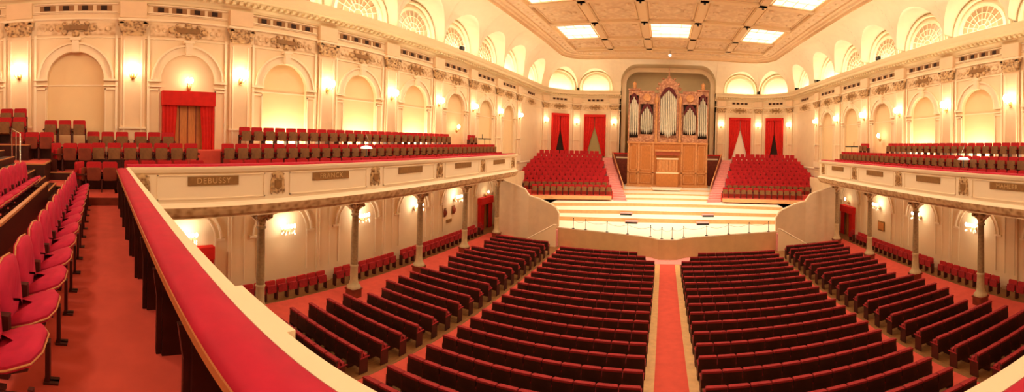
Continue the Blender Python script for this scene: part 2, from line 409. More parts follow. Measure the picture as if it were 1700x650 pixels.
for j in (1, 3, 5):
    for i in (0, 2, 4):
        x0, x1, y0, y1 = xs[i] + .4, xs[i + 1] - .4, YB[j] + .35, YB[j + 1] - .35
        if i == 0: x0 += -.2
        if i == 4: x1 += .2
        L = empty('ceiling_light_panel', ((x0 + x1) / 2, (y0 + y1) / 2, 17.0)); hx, hy = (x1 - x0) / 2, (y1 - y0) / 2
        g = MB(M['sky']); g.box(-hx, hx, -hy, hy, .10, .14); g.build('glass_panel', L)
        g = MB(M['skybr']); g.lathe([(0, -.02), (.35, 0), (.5, .05), (.5, .09)], (0, 0, 0), 16); g.box(-.9, -.6, -.6, .6, .06, .09); g.box(.6, .9, -.6, .6, .06, .09); g.build('lamp_cluster', L)
        g = MB(M['beam'])
        for a, b, c, d in ((-hx, hx, -hy, -hy + .08), (-hx, hx, hy - .08, hy), (-hx, -hx + .08, -hy, hy), (hx - .08, hx, -hy, hy)): g.box(a, b, c, d, .02, .12)
        for k in (-.5, 0, .5): g.box(hx * k - .015, hx * k + .015, -hy, hy, .07, .11); g.box(-hx, hx, hy * k - .015, hy * k + .015, .07, .11)
        g.build('frame', L)
        where = 'above the podium, ' + place3[i] + ' of the front three' if j == 5 else f'overhead, {place3[i]}, {"over the stalls" if j == 3 else "near the rear balcony"}'
        tag(L, f'glowing square glass ceiling light panel {where}', 'ceiling light', 'glowing ceiling panels')
        lamp('AREA', ((x0 + x1) / 2, (y0 + y1) / 2, 16.93), P_SKY, WARM2, 1.0, 1.0)

# cornice with modillions, frieze mouldings
CORN = [(0, 12.35), (.06, 12.40), (.10, 12.48), (.22, 12.55), (.25, 12.70), (.62, 12.78), (.66, 12.92), (.74, 13.0), (.82, 13.14), (.84, 13.2), (-.4, 13.2)]
mb = MB(M['corn'])
for a, b in ((SL, TOT / 2 - XN), (TOT / 2 + XN, TOT - SL)): sweep(mb, CORN, a, b)
s = SL + .2
while s < TOT - SL:
    if abs(s - TOT / 2) > XN: wbox(mb, s, s + .13, .20, .46, 12.60, 12.73)
    s += .30
st(mb.build('trim_cornice'))
mb = MB(M['trimc'])
MOLD = lambda z, h, d: [(0, z), (d, z + h * .25), (d, z + h * .75), (0, z + h)]
for a, b in ((SL, TOT / 2 - XN), (TOT / 2 + XN, TOT - SL)):
    sweep(mb, MOLD(11.62, .12, .08), a, b); sweep(mb, MOLD(11.90, .05, .04), a, b); sweep(mb, MOLD(10.88, .06, .05), a, b)
    sweep(mb, MOLD(4.95, .2, .05), a, b)
st(mb.build('trim_frieze_mouldings'))

# pilasters with gilded capitals
mb = MB(M['pil'], M['trimc']); cap = MB(M['gilt'], M['trimc'])
pil_s = [x for p in PILS for x in both(p)]
for p in pil_s:
    wbox(mb, p - .46, p + .46, 0, .12, 5.2, 11.02); wbox(mb, p - .36, p - .30, .12, .16, 5.9, 10.8, 1); wbox(mb, p + .30, p + .36, .12, .16, 5.9, 10.8, 1)
    wbox(mb, p - .66, p - .56, 0, .06, 5.2, 11.0, 1); wbox(mb, p + .56, p + .66, 0, .06, 5.2, 11.0, 1)
    wbox(mb, p - .52, p + .52, 0, .18, 5.2, 5.75, 1); wbox(mb, p - .5, p + .5, 0, .2, 7.35, 7.42, 1)
    wbox(mb, p - .5, p + .5, 0, .22, 11.7, 12.38, 0)
    wbox(cap, p - .40, p + .40, .1, .22, 10.98, 11.12); wbox(cap, p - .48, p + .48, .1, .26, 11.12, 11.42); wbox(cap, p - .56, p + .56, .08, .32, 11.42, 11.54, 0)
    wbox(cap, p - .58, p + .58, .05, .34, 11.54, 11.64, 1)
    for e in (-1, 1): disc(cap, p + e * .44, 11.40, .15, .26, .06); disc(cap, p + e * .2, 11.22, .12, .22, .06)
    disc(cap, p, 11.42, .13, .26, .07)
st(mb.build('trim_pilasters')); st(cap.build('trim_pilaster_capitals'))

# per bay: vents, name cartouche, arch mouldings
mv = MB(M['vent'], M['dark'], M['trimc']); mc = MB(M['gilt'], M['plaque'], M['gilt2']); ma = MB(M['trimc'], M['wall'])
for b in BAYS + CORNER_BAYS:
    for q in both(b):
        corner = b in CORNER_BAYS
        for k in range(4):
            u = q + (k - 1.5) * .72
            if corner: u = q + (k - 1.5) * .5
            wbox(mv, u - .29 * (.7 if corner else 1), u + .29 * (.7 if corner else 1), 0, .03, 12.02, 12.26, 0); wbox(mv, u - .13, u + .10, .0, .05, 12.05, 12.24, 1)
        for z in (11.96, 12.3): wbox(mv, q - 1.6, q + 1.6, 0, .06, z, z + .05, 2)
        wbox(mc, q - .46, q + .46, 0, .10, 11.2, 11.40, 1)
        wbox(mc, q - .66, q + .66, 0, .05, 11.14, 11.46, 0)
        for e in (-1, 1):
            disc(mc, q + e * .66, 11.30, .17, 0, .1); disc(mc, q + e * .42, 11.48, .12, 0, .1); disc(mc, q + e * .42, 11.12, .13, 0, .1)
            disc(mc, q + e * .95, 11.27, .10, .02, .05, 2); disc(mc, q + e * 1.22, 11.27, .13, .02, .05, 2, 8, .9)
        disc(mc, q, 11.5, .17, 0, .1); disc(mc, q, 11.08, .17, 0, .1)
        wbox(mc, q - 1.5, q + 1.5, 0, .02, 11.02, 11.52, 2)
        if corner: continue
        for r0, r1, d in ((RA, RA + .05, .10), (RA + .05, RA + .30, .05), (RA + .30, RA + .38, .12)):
            rows = []
            for k in range(17):
                a = pi * k / 16; rows.append([W(q - r0 * cos(a), 0, ZS + r0 * sin(a)), W(q - r0 * cos(a), d, ZS + r0 * sin(a)), W(q - r1 * cos(a), d, ZS + r1 * sin(a)), W(q - r1 * cos(a), 0, ZS + r1 * sin(a))])
            ma.grid(rows)
        wbox(ma, q - .13, q + .13, 0, .24, ZS + RA - .05, ZS + RA + .5); wbox(ma, q - .2, q + .2, 0, .28, ZS + RA + .42, ZS + RA + .52)
        for e in (-1, 1):
            a_, b_ = sorted((q + e * (RA - .02), q + e * 1.60))
            wbox(ma, a_, b_, 0, .12, 9.18, 9.27); wbox(ma, a_, b_, 0, .08, 8.98, 9.03)
            wbox(ma, a_ + .06, a_ + .10, 0, .05, 5.9, 8.9); wbox(ma, b_ - .10, b_ - .06, 0, .05, 5.9, 8.9); wbox(ma, a_ + .06, b_ - .06, 0, .05, 8.84, 8.9)
        if not (b == BAYS[2] and q < TOT / 2): wbox(ma, q - RA, q + RA, -.16, -.145, 9.0, 9.05)
        # arches of the lower wall
        for r0, r1, d in ((1.42, 1.50, .10), (1.20, 1.26, .05)):
            ma.grid([[W(q - rr * cos(pi * k / 14), dd, 2.86 + rr * sin(pi * k / 14)) for rr, dd in ((r0, 0), (r0, d), (r1, d), (r1, 0))] for k in range(15)])
        for e in (-1, 1):
            a_, b_ = sorted((q + e * 1.2, q + e * 1.62)); wbox(ma, a_, b_, 0, .1, 2.78, 2.88); wbox(ma, q + e * 1.24 - .03, q + e * 1.24 + .03, 0, .05, .9, 2.8)
for p in pil_s:
    wbox(ma, p - .42, p + .42, 0, .12, 0, 4.75, 1); wbox(ma, p - .48, p + .48, 0, .16, 4.3, 4.5); wbox(ma, p - .3, p - .27, .12, .15, .9, 4.1); wbox(ma, p + .27, p + .3, .12, .15, .9, 4.1)
st(mv.build('trim_vents')); st(mc.build('trim_name_cartouches')); st(ma.build('trim_wall_arches'))

# ------------------------------------------------------------------ balconies
ZB = 5.2
for sg, nm in ((-1, 'left'), (1, 'right')):
    mb = MB(M['carpet'], M['trimc'], M['wall'])
    X = lambda x: sg * x
    for x0, x1, z in ((10.7, 12.05, 5.42), (12.05, 12.85, 5.95), (12.85, WX, 6.58)): mb.box(X(x0), X(x1), .4, 23.5, 4.75, z, 0)
    mb.box(X(10.6), X(WX), .4, 23.6, 4.60, 4.76, 2)
    st(mb.build('floor_balcony_' + nm))
    # balcony front
    o = empty('balcony_parapet', (X(10.55), 12, 4.6))
    g = MB(M['wall'], M['trimc'], M['gilt2'], M['band'])
    ys = (.6, 23.4)
    prof = [(10.80, 4.58), (10.62, 4.60), (10.58, 4.66), (10.50, 4.74), (10.44, 4.88), (10.40, 5.0), (10.50, 5.06), (10.55, 5.12), (10.55, 5.98), (10.50, 6.04), (10.47, 6.14), (10.47, 6.2), (10.60, 6.2)]
    y1 = 23.4; end = [(0, 0), (.35, .6), (1.1, .95), (2.2, 1.05), (3.3, 1.05)]
    for seg, mi in (((0, 3), 3), ((3, 5), 3), ((5, 8), 1), ((8, 9), 0), ((9, 12), 1)):
        pr = prof[seg[0]:seg[1] + 1]
        rows = [[(X(p[0]), .75, p[1]) for p in pr]] + [[(X(p[0] + e[0]), y1 + e[1] * 1.0 - (p[0] - 10.55) * .6, p[1]) for p in pr] for e in end]
        g.grid([[(a[0] - X(12 - 1.45), a[1] - 12, a[2] - 4.6) for a in r] for r in rows], mi)
    g.build('front_panel', o)
    g = MB(M['wall']); g.box(X(.15), X(.22), -11.3, 11.4, .2, 1.55); g.build('inner_panel', o)
    g = MB(M['velvet2']); g.rbox(X(.03) if sg > 0 else -.42, .42 if sg > 0 else -.03, -11.25, 11.3, 1.57, 1.66, .04, 0, 'y'); g.build('rail_cushion', o)
    g = MB(M['trimc'])
    for n in range(6):
        y0, y1_ = OFF + SP * n + .45 - 12, OFF + SP * (n + 1) - .45 - 12
        if n == 5: continue
        for a, b, c, d in ((y0, y1_, .62, .66), (y0, y1_, 1.34, 1.37), (y0, y0 + .04, .62, 1.37), (y1_ - .04, y1_, .62, 1.37)): g.box(X(-.03), X(.03), a, b, c, d)
    g.build('panel_moulding', o)
    for n in range(6):
        g = MB(M['gilt'], M['plaque']); yc = OFF + SP * n - 12
        if n == 0 and sg > 0: continue
        g.prism([(X(-.05), yc + a, b) for a, b in ((-.2, .78), (.0, .68), (.2, .78), (.22, 1.2), (.1, 1.38), (-.1, 1.38), (-.22, 1.2))], [(X(.0), yc + a, b) for a, b in ((-.2, .78), (.0, .68), (.2, .78), (.22, 1.2), (.1, 1.38), (-.1, 1.38), (-.22, 1.2))], 0)
        sh = lambda pts, d0, d1, mi: g.prism([(X(-d0), yc + a, b) for a, b in pts], [(X(-d1), yc + a, b) for a, b in pts], mi)
        sh([(-.26, .72), (-.20, .66), (-.14, 1.1), (-.24, 1.15)], .0, .04, 0); sh([(.26, .72), (.20, .66), (.14, 1.1), (.24, 1.15)], .0, .04, 0)
        sh([(0, .82), (.13, .92), (.13, 1.14), (-.13, 1.14), (-.13, .92)], .04, .08, 1); sh([(-.16, 1.2), (.16, 1.2), (.22, 1.34), (0, 1.44), (-.22, 1.34)], .0, .07, 0)
        g.build('shield_relief', o)
    for n in range(5):
        if sg > 0 and n < 1: continue
        yc = OFF + SP * (n + .5) - 12
        g = MB(M['plaque']); g.box(X(-.03), X(.0), yc - .8, yc + .8, 1.04, 1.31); pl = g.build('name_plaque', o)
        txt = {(-1, 0): 'DEBUSSY', (-1, 1): 'FRANCK', (1, 1): 'MAHLER'}.get((sg, n))
        if txt:
            tc = bpy.data.curves.new('lettering', 'FONT'); tc.body = txt; tc.size = .24; tc.extrude = .004; tc.align_x = 'CENTER'; tc.align_y = 'CENTER'; tc.space_character = 1.15
            tc.materials.append(M['letters']); tmp = bpy.data.objects.new('lettering', tc); C.objects.link(tmp); me_ = bpy.data.meshes.new_from_object(tmp); bpy.data.objects.remove(tmp); to = bpy.data.objects.new('lettering', me_); C.objects.link(to); to.parent = pl
            to.location = (X(-.036), yc, 1.175); to.rotation_euler = (pi / 2, 0, pi / 2 if sg < 0 else -pi / 2)
    tag(o, f'long cream balcony front with bronze name plaques along the {nm} side', 'balcony front', kind='thing')

# rear balcony floor, tiers and rail
mb = MB(M['carpet'], M['brwood'], M['deskwood'], M['trimw'])
mb.box(-10.0, 10.7, Y_BACK, .72, 4.75, ZB)
for j in range(1, 8): mb.box(-8.6, 8.6, Y_BACK, -.35 - .9 * j, ZB, ZB + .36 * j, 0); mb.box(-8.6, 8.6, -.36 - .9 * j, -.34 - .9 * j, ZB, ZB + .36 * j, 1)
mb.box(-13.99, -10.0, -.95, .72, 4.75, 5.42, 0); mb.box(-10.0, -9.97, -.9, .5, 5.2, 5.41, 1)
for k, (z, y) in enumerate(((5.6, -.95), (5.78, -1.25), (5.96, -1.55), (6.14, -1.85), (6.32, -2.15), (6.5, -2.45), (6.68, -2.75), (6.86, -3.05), (7.04, -3.35))):
    mb.box(-10.2, -8.6, Y_BACK, y, 4.75, z, 2); mb.box(-10.2, -8.6, y - .03, y + .01, z - .02, z + .005, 3)
# terraces in the corner
for x0, x1, y0, y1, z in ((-11.5, -10.2, -2.0, -.95, 5.7), (-12.3, -11.4, -1.6, 1.0, 5.95), (-14, -12.3, -.75, .9, 6.33), (-14, -12.3, -2.2, -.75, 6.74), (-12.3, -10.2, Y_BACK, -1.6, 6.3), (-14, -12.3, Y_BACK, -2.2, 7.15), (-12.3, -11.4, Y_BACK, -2.3, 6.8)):
    mb.box(x0, x1, y0, y1, 4.75, z, 0); mb.box(x0, x1, y1, y1 + .012, 4.75, z - .03, 2); mb.box(x1, x1 + .012, y0, y1, 4.75, z - .03, 2)
    mb.box(x1 - .03, x1 + .02, y0, y1, z - .03, z + .005, 3); mb.box(x0, x1, y1 - .03, y1 + .02, z - .03, z + .005, 3)
st(mb.build('floor_balcony_rear'))
o = empty('balcony_rail', (0, .6, ZB))
g = MB(M['velvet2'])
rows = []
for x in (-10.25, 10.25):
    rows.append([(x, .43 - .6, .90), (x, .425 - .6, .975), (x, .47 - .6, 1.0), (x, .56 - .6, 1.012), (x, .69 - .6, 1.003), (x, .70 - .6, .985), (x, .705 - .6, .95)])
g.grid(rows, 0, True); g.build('rail_cushion', o)
g = MB(M['trimw']); g.box(-10.25, 10.25, .417 - .6, .43 - .6, .90, .96); g.build('rail_edge', o)
g = MB(M['trimc']); g.box(-10.5, 10.5, .10, .195, -.35, .995); g.build('outer_ledge', o)
g = MB(M['brwood']); g.box(-10.2, 10.2, .06, .10, 0, .9); g.box(-10.2, 10.2, -.14, .10, .82, .9); g.build('rail_board', o)
x = -3.1 - .92 * 7
while x < 9.6:
    g = MB(M['deskwood']); g.box(x - .02, x + .02, -.16, .06, 0, .86); g.box(x + .02, x + .06, -.12, .06, 0, .80)
    g.prism([(x - .022, -.19, .86), (x - .022, .06, .86), (x - .022, .06, .6), (x - .022, -.16, .6)], [(x + .03, -.19, .86), (x + .03, .06, .86), (x + .03, .06, .6), (x + .03, -.16, .6)])
    g.build('support_post', o); x += .92
tag(o, 'wide crimson velvet balcony rail with cream outer ledge and dark wood posts', 'balcony rail', kind='thing')
# short ledge block against the rail
g = MB(M['trimc']); g.box(-2.33, -1.70, .795, .84, 5.98, 6.195); tag(g.build('ledge_block'), 'small cream ledge box on the outside of the rear balcony rail', 'ledge', kind='thing')

# ------------------------------------------------------------------ columns under the side balconies
def column(loc, label):
    o = empty('column', loc)
    g = MB(M['brwood']); g.box(-.24, .24, -.24, .24, 0, .46); g.box(-.27, .27, -.27, .27, .40, .48); g.build('pedestal', o)
    g = MB(M['ironlt']); g.lathe([(.30, .48), (.30, .56), (.24, .62), (.20, .72), (.17, .85), (.16, 1.5), (.19, 1.56), (.16, 1.62)], n=14); g.build('base', o)
    g = MB(M['iron']); g.lathe([(.155, 1.62), (.15, 2.4), (.135, 3.80), (.19, 3.86), (.14, 3.92)], n=14); g.build('shaft', o)
    g = MB(M['gilt2'], M['gilt']); g.lathe([(.14, 3.92), (.17, 4.05), (.20, 4.2), (.30, 4.36), (.34, 4.42)], n=14, mi=1)
    g.box(-.48, .48, -.36, .36, 4.42, 4.60)
    for e in (-1, 1):
        g.prism([(-.12, e * .2, 4.1), (-.12, e * .62, 4.5), (-.12, e * .62, 4.6), (-.12, e * .1, 4.6)], [(.12, e * .2, 4.1), (.12, e * .62, 4.5), (.12, e * .62, 4.6), (.12, e * .1, 4.6)])
        for f_ in (-1, 1): g.ball((e * .24, f_ * .24, 4.3), .09, 1, 6)
    g.build('capital', o)
    tag(o, label, 'column', 'iron columns carrying the side balconies', 'thing')
    return o
for sg, nm in ((-1, 'left'), (1, 'right')):
    for n in range(5, -1 if sg < 0 else 0, -1):
        column((sg * 11.7, OFF + SP * n, 0), f'slim bronze column under the {nm} balcony, {ORD[5 - n]} counted from the stage')

# ------------------------------------------------------------------ stage
ZST = 1.35
front = [(-7.25, 23.0), (-4.4, 22.72), (-1.75, 22.1), (-.95, 21.75), (-.55, 21.35), (.55, 21.35), (.95, 21.75), (1.75, 22.1), (4.4, 22.72), (7.25, 23.0)]
o = empty('concert_stage', (0, 23, 0))
def rel(p, z): return (p[0], p[1] - 23, z)
poly = front + [(9.6, 24.0), (12.1, 24.15), (12.1, 41), (-12.1, 41), (-12.1, 24.15), (-9.6, 24.0)]
g = MB(M['stagew']); g.prism([rel(p, ZST - .06) for p in poly], [rel(p, ZST) for p in poly]); g.build('stage_floor', o)
g = MB(M['stagef'], M['trimc'])
for a, b in zip(front[:-1], front[1:]):
    g.hexa([rel(a, 0), rel(b, 0), (b[0], b[1] - 22.85, 0), (a[0], a[1] - 22.85, 0), rel(a, ZST - .06), rel(b, ZST - .06), (b[0], b[1] - 22.85, ZST - .06), (a[0], a[1] - 22.85, ZST - .06)])
for x_ in (-7.25, 7.25): g.box(x_ - .1, x_, 0, 1.0, 0, ZST - .06)
g.build('front_panel', o)
TIERS = [(26.04, 30, 1.65), (27.65, 24, 1.92), (29.67, 20, 2.18), (31.6, 19, 2.36), (33.5, 18, 2.50), (35.6, 17, 2.63)]
zp = ZST
def arc(Y0, R, xl, n=24):
    return [(x, Y0 - R + sqrt(R * R - x * x)) for x in [xl * sin(pi / 2 * (2 * k / n - 1)) for k in range(n + 1)]]
for k, (Y0, R, z) in enumerate(TIERS):
    xl = 9.2 if k < 4 else 5.2
    pts = arc(Y0, R, xl); lo = [(p[0], p[1] - 23, zp - .02) for p in pts] + [(xl, 18, zp - .02), (-xl, 18, zp - .02)]
    g = MB(M['stagew'], M['riser']); g.prism(lo, [(p[0], p[1], z) for p in lo], 0, 1); g.build('orchestra_riser', o); zp = z
# the strips of light wood nosing read as treads; small steps between tiers
g = MB(M['carpet2'], M['black'])
for sx in (-1, 1):
    for (x_, y_, z_) in ((2.55, 25.75, 1.35), (3.1, 27.25, 1.65)):
        g = MB(M['carpet2'], M['black']); g.box(sx * x_ - .45, sx * x_ + .45, y_ - 23 - .35, y_ - 23 + .2, z_, z_ + .15); g.box(sx * x_ - .42, sx * x_ + .42, y_ - 23 - .37, y_ - 23 - .35, z_, z_ + .13, 1); g.build('riser_step', o)
tag(o, 'brightly lit pale wood concert stage with curved orchestra risers', 'stage', kind='thing')
# rope posts
P_ = [(-6.15, 22.95), (-5.3, 22.85), (-3.85, 22.62), (-2.5, 22.36), (-1.05, 21.95), (-.36, 21.5), (.27, 21.5), (.98, 21.95), (2.44, 22.36), (3.9, 22.64), (5.3, 22.85), (6.66, 22.98)]
for k, (x_, y_) in enumerate(P_):
    e = empty('rope_post', (x_, y_, ZST))
    g = MB(M['black']); g.lathe([(.10, 0), (.10, .015), (.02, .03), (.018, .66), (.035, .68), (.035, .72), (0, .74)], n=8); g.build('post', e)
    if k < len(P_) - 1:
        dx, dy = P_[k + 1][0] - x_, P_[k + 1][1] - y_; sag = .16
        g = MB(M['black']); g.tube([(dx * t / 8, dy * t / 8, .62 - sag * 4 * (t / 8) * (1 - t / 8)) for t in range(9)], .010, 5); g.build('rope', e)
    tag(e, f'black rope barrier post on the stage edge, {ORD[k]} of twelve from the left', 'barrier post', 'rope posts along the stage edge')

# cream side walls of the podium
for sg, nm in ((-1, 'left'), (1, 'right')):
    top = [(12.3, 4.5), (12.15, 4.5), (11.75, 4.10), (10.5, 3.78), (10.1, 3.62), (9.75, 3.16), (8.8, 3.05), (7.8, 2.78), (7.45, 2.62), (7.2, 2.25), (7.2, 0)]
    def py(x): return 23.0 + min(1, (x - 7.2) / 2.3) * .85 + (.15 if x > 9.5 else 0)
    e = empty('podium_side_wall', (sg * 10.5, 23.8, 0))
    g = MB(M['podium'])
    for (xa, za), (xb, zb) in zip(top[:-2], top[1:-1]):
        ya, yb = py(xa), py(xb)
        g.hexa([(sg * (xa - 10.5), ya - 23.8, 0), (sg * (xb - 10.5), yb - 23.8, 0), (sg * (xb - 10.5), yb - 23.6, 0), (sg * (xa - 10.5), ya - 23.6, 0), (sg * (xa - 10.5), ya - 23.8, za), (sg * (xb - 10.5), yb - 23.8, zb), (sg * (xb - 10.5), yb - 23.6, zb), (sg * (xa - 10.5), ya - 23.6, za)])
    g.box(sg * 1.7, sg * 1.9, .2, 5.2, 0, 4.5)
    g.build('wall_panel', e)
    g = MB(M['trimc'])
    g.tube([(sg * (x_ - 10.5), py(x_) - 23.7, z_ + .03) for x_, z_ in top[:-1]], .06, 6); g.build('coping', e)
    tag(e, f'cream panelled podium side wall stepping down to the stage on the {nm}', 'wall panel', kind='thing')
    # stairs from stalls up to the stage, with a sloping balustrade
    e = empty('stage_stair', (sg * 8.2, 22.6, 0))
    g = MB(M['carpet2'])
    for k in range(6): g.box(sg * (-.9 + .32 * k), sg * (1.05), .0, 1.0, 0, .22 * (6 - k) * 0 + .2 * (6 - k)) if False else g.box(sg * (-.85 + .3 * (5 - k)) - .15, sg * (-.85 + .3 * (5 - k)) + .15, .1, .9, 0, .2 * (k + 1))
    g.build('steps', e)
    g = MB(M['wall'], M['trimc'])
    g.prism([(sg * -.95, 0, 0), (sg * 1.15, 0, 0), (sg * 1.15, 0, .25), (sg * -.8, 0, 1.5), (sg * -.95, 0, 1.5)], [(sg * -.95, .08, 0), (sg * 1.15, .08, 0), (sg * 1.15, .08, .25), (sg * -.8, .08, 1.5), (sg * -.95, .08, 1.5)])
    g.tube([(sg * 1.2, .04, .28), (sg * -.8, .04, 1.55), (sg * -.98, .04, 1.55)], .05, 6, 1)
    g.build('balustrade', e)
    tag(e, f'short stage stair with sloping cream balustrade at the {nm} end of the stage', 'stairs', kind='thing')

# ------------------------------------------------------------------ chairs
def tip_chair(name, parts=True, T=None, RR=None):
    """tip-up chair, front towards -y: red back, raised seat showing its wooden underside"""
    R, T, L = RR or M['seatred'], T or M['seattan'], M['legdk']
    back = MB(R, L); back.rbox(-.225, .225, 0, .07, .40, .90, .05); back.rbox(-.215, .215, .07, .09, .36, .86, .04, 1)
    seat = MB(T, R); seat.rbox(-.20, .20, -.17, -.14, .36, .74, .05, 0); seat.rbox(-.19, .19, -.14, -.05, .38, .72, .05, 1)
    legs = []
    for e in (-1, 1):
        l = MB(L); l.box(e * .235 - .02, e * .235 + .02, -.14, .08, 0, .40); l.box(e * .235 - .02, e * .235 + .02, -.28, .08, .52, .57); l.box(e * .235 - .02, e * .235 + .02, 0, .06, .4, .6); legs.append(l)
    if parts:
        o = empty(name); back.build('backrest', o); seat.build('seat', o)
        for l in legs: l.build('leg', o)
        return reg(o)
    g = MB(R, L, T)
    g.rbox(-.225, .225, 0, .07, .40, .90, .05, 0); g.rbox(-.20, .20, -.17, -.14, .36, .74, .05, 2); g.rbox(-.19, .19, -.14, -.05, .38, .72, .05, 0)
    for e in (-1, 1): g.box(e * .235 - .02, e * .235 + .02, -.14, .08, 0, .57, 1)
    o = g.build(name); return reg(o)
def open_chair(name):
    """red chair with the seat down and a golden wooden edge, front towards -y"""
    o = empty(name)
    b = MB(M['seatcrim']);
    prof = [(-.21, .40), (-.235, .60), (-.225, .80), (-.17, .905), (0, .935), (.17, .905), (.225, .80), (.235, .60), (.21, .40)]
    rk = lambda z: (z - .4) * .10
    prof = [(x * 1.16, z + (z - .4) * .06) for x, z in prof]
    b.grid([[(x, y + rk(z), z) for x, z in prof] for y in (-.03, )] + [[(x * .93, -.055 + rk(z), .4 + (z - .4) * .96 + .01) for x, z in prof], [(x * .6, -.075 + rk(z), .4 + (z - .4) * .75 + .05) for x, z in prof], [(x * .1, -.08 + rk(z), .6) for x, z in prof]], 0, True)
    lo = [(x, -.03 + rk(z), z) for x, z in prof]; b.prism(lo, [(x, y + .05, z) for x, y, z in lo]); bo = b.build('backrest', o)
    t = MB(M['trimw']); t.tube([(x * 1.02, .0 + rk(z), z + .004) for x, z in prof], .009, 6); t.build('edge_trim', bo)
    s_ = MB(M['seatcrim'], M['legdk']); sp_ = [(-.20, 0), (-.23, -.25), (-.20, -.40), (-.1, -.45), (.1, -.45), (.20, -.40), (.23, -.25), (.20, 0)]
    s_.prism([(x, y, .40) for x, y in sp_], [(x, y, .46) for x, y in sp_]); s_.grid([[(x, y, .46) for x, y in sp_], [(x * .9, -.22 + (y + .22) * .9, .495) for x, y in sp_], [(x * .5, -.22 + (y + .22) * .5, .51) for x, y in sp_], [(0, -.22, .512) for x, y in sp_]], 0, True)
    s_.box(-.19, .19, -.38, 0, .36, .40, 1)
    TL = lambda v: [(x * 1.1, y * .82, z - y * .36) for x, y, z in v]
    s_.v = TL(s_.v); so = s_.build('seat', o)
    t = MB(M['trimw']); t.tube([(x * 1.03, -.22 + (y + .22) * 1.03, .43) for x, y in sp_], .010, 6); t.v = TL(t.v); t.build('edge_trim', so)
    for e in (-1, 1):
        l = MB(M['legdk']); l.box(e * .285 - .018, e * .285 + .018, -.30, .06, .30, .36); l.box(e * .285 - .018, e * .285 + .018, -.08, .0, 0, .62); l.box(e * .285 - .018, e * .285 + .018, -.36, -.33, 0, .42)
        l.box(e * .285 - .03, e * .285 + .03, -.42, -.32, 0, .02); l.box(e * .25 - .03, e * .25 + .03, -.2, 0, .34, .38); l.build('leg', o)
    return reg(o)
def stalls_chair(name, parts=True):
    o = empty(name) if parts else None
    g1 = MB(M['seatdk'], M['backdk']); g1.rbox(-.235, .235, -.09, -.02, .42, .90, .04, 0); g1.rbox(-.235, .235, -.02, .035, .28, .84, .03, 1); g1.rbox(-.24, .24, -.05, .05, .84, .915, .03, 0)
    g2 = MB(M['seatdk'], M['backdk']); g2.rbox(-.225, .225, -.24, -.15, .40, .72, .04, 0); g2.rbox(-.225, .225, -.26, -.24, .38, .72, .03, 1)
    ls = []
    for e in (-1, 1):
        l = MB(M['legdk'], M['seatdk']); l.box(e * .24 - .012, e * .24 + .012, -.25, .04, 0, .58); l.box(e * .24 - .012, e * .24 + .012, -.32, .02, .58, .62, 1); ls.append(l)
    if parts:
        g1.build('backrest', o); g2.build('seat', o)
        for l in ls: l.build('leg', o)
        return reg(o)
    for l in [g2] + ls:
        off = len(g1.v); g1.v += l.v; g1.f += [[i + off for i in f] for f in l.f]; g1.sm += l.sm
        g1.m += l.m if l is g2 else [1 - i for i in l.m]
    return reg(g1.build(name)), g1
class Bank:
    """hands out the prototype first, copies afterwards"""
    def __init__(s, proto): s.p = proto; s.used = False
    def get(s):
        if not s.used: s.used = True; return s.p
        return copy_tree(s.p)
def put(bank, loc, rz, label, cat, group):
    o = bank.get(); o.location = loc; o.rotation_euler.z = rz; tag(o, label, cat, group); return o
def vis(x, y, z, mg=60):
    u, v = px(x, y, z); return -mg < u < 1700 + mg and -mg < v < 650 + mg

# stalls: rows facing the stage (+y)
spots = []
for k in range(-1, 21):
    y = 19.95 - .765 * k
    for sg, nm in ((-1, 'left'), (1, 'right')):
        if k >= 0:
            for i in range(11):
                if (k == 0 and i < 2) or (k == 1 and i < 1): continue
                spots.append((sg * (.93 + .5 * i), y, f'red stalls chair, {nm} centre block, {ORD[k]} row from the stage, {ORD[i]} from centre aisle', nm))
        for i in range(7):
            xx = 7.38 + .515 * i
            if i == 6 and any(abs(y - (OFF + SP * n)) < .62 for n in range(7)): continue
            spots.append((sg * xx, y, f'red stalls chair, {nm} side block, {ORD[k + 1]} row from the stage, {ORD[i]} from the aisle', nm))
vs_, rest = [], []
for s_ in spots:
    x, y = s_[:2]; u, v = px(x, y, .88)
    hid = False
    if y < 9:                                     # behind the rear balcony rail?
        t = (CZ - 6.2) / (CZ - .9); yy = y * t; hid = yy < .76
    if hid and px(x, y, .9)[1] > 690: continue
    (vs_ if (-5 < u < 1705 and v < 655 and not hid) else rest).append((hypot(x, y), s_))
vs_.sort(key=lambda a: a[0])
near, far = vs_[:300], vs_[300:]
bp = Bank(stalls_chair('stalls_chair'))
small, small_mb = stalls_chair('stalls_chair', False); bs = Bank(small)
for i, (d, s_) in enumerate(near):
    put(bp if i < 170 else bs, (s_[0], s_[1], .012), pi, s_[2], 'chair', f'red chairs in the {s_[3]} stalls')
big = MB(*small_mb.mats)
for d, s_ in far + rest:
    big.add([(-x + s_[0], -y + s_[1], z + .012) for x, y, z in small_mb.v], [], 0)
    off = len(big.v) - len(small_mb.v); big.f += [[i + off for i in f] for f in small_mb.f]; big.m += small_mb.m; big.sm += small_mb.sm
tag(big.build('stalls_seating'), 'remaining rows of dark red stalls chairs near the stage', 'chair', 'red chairs in the far stalls', 'stuff')

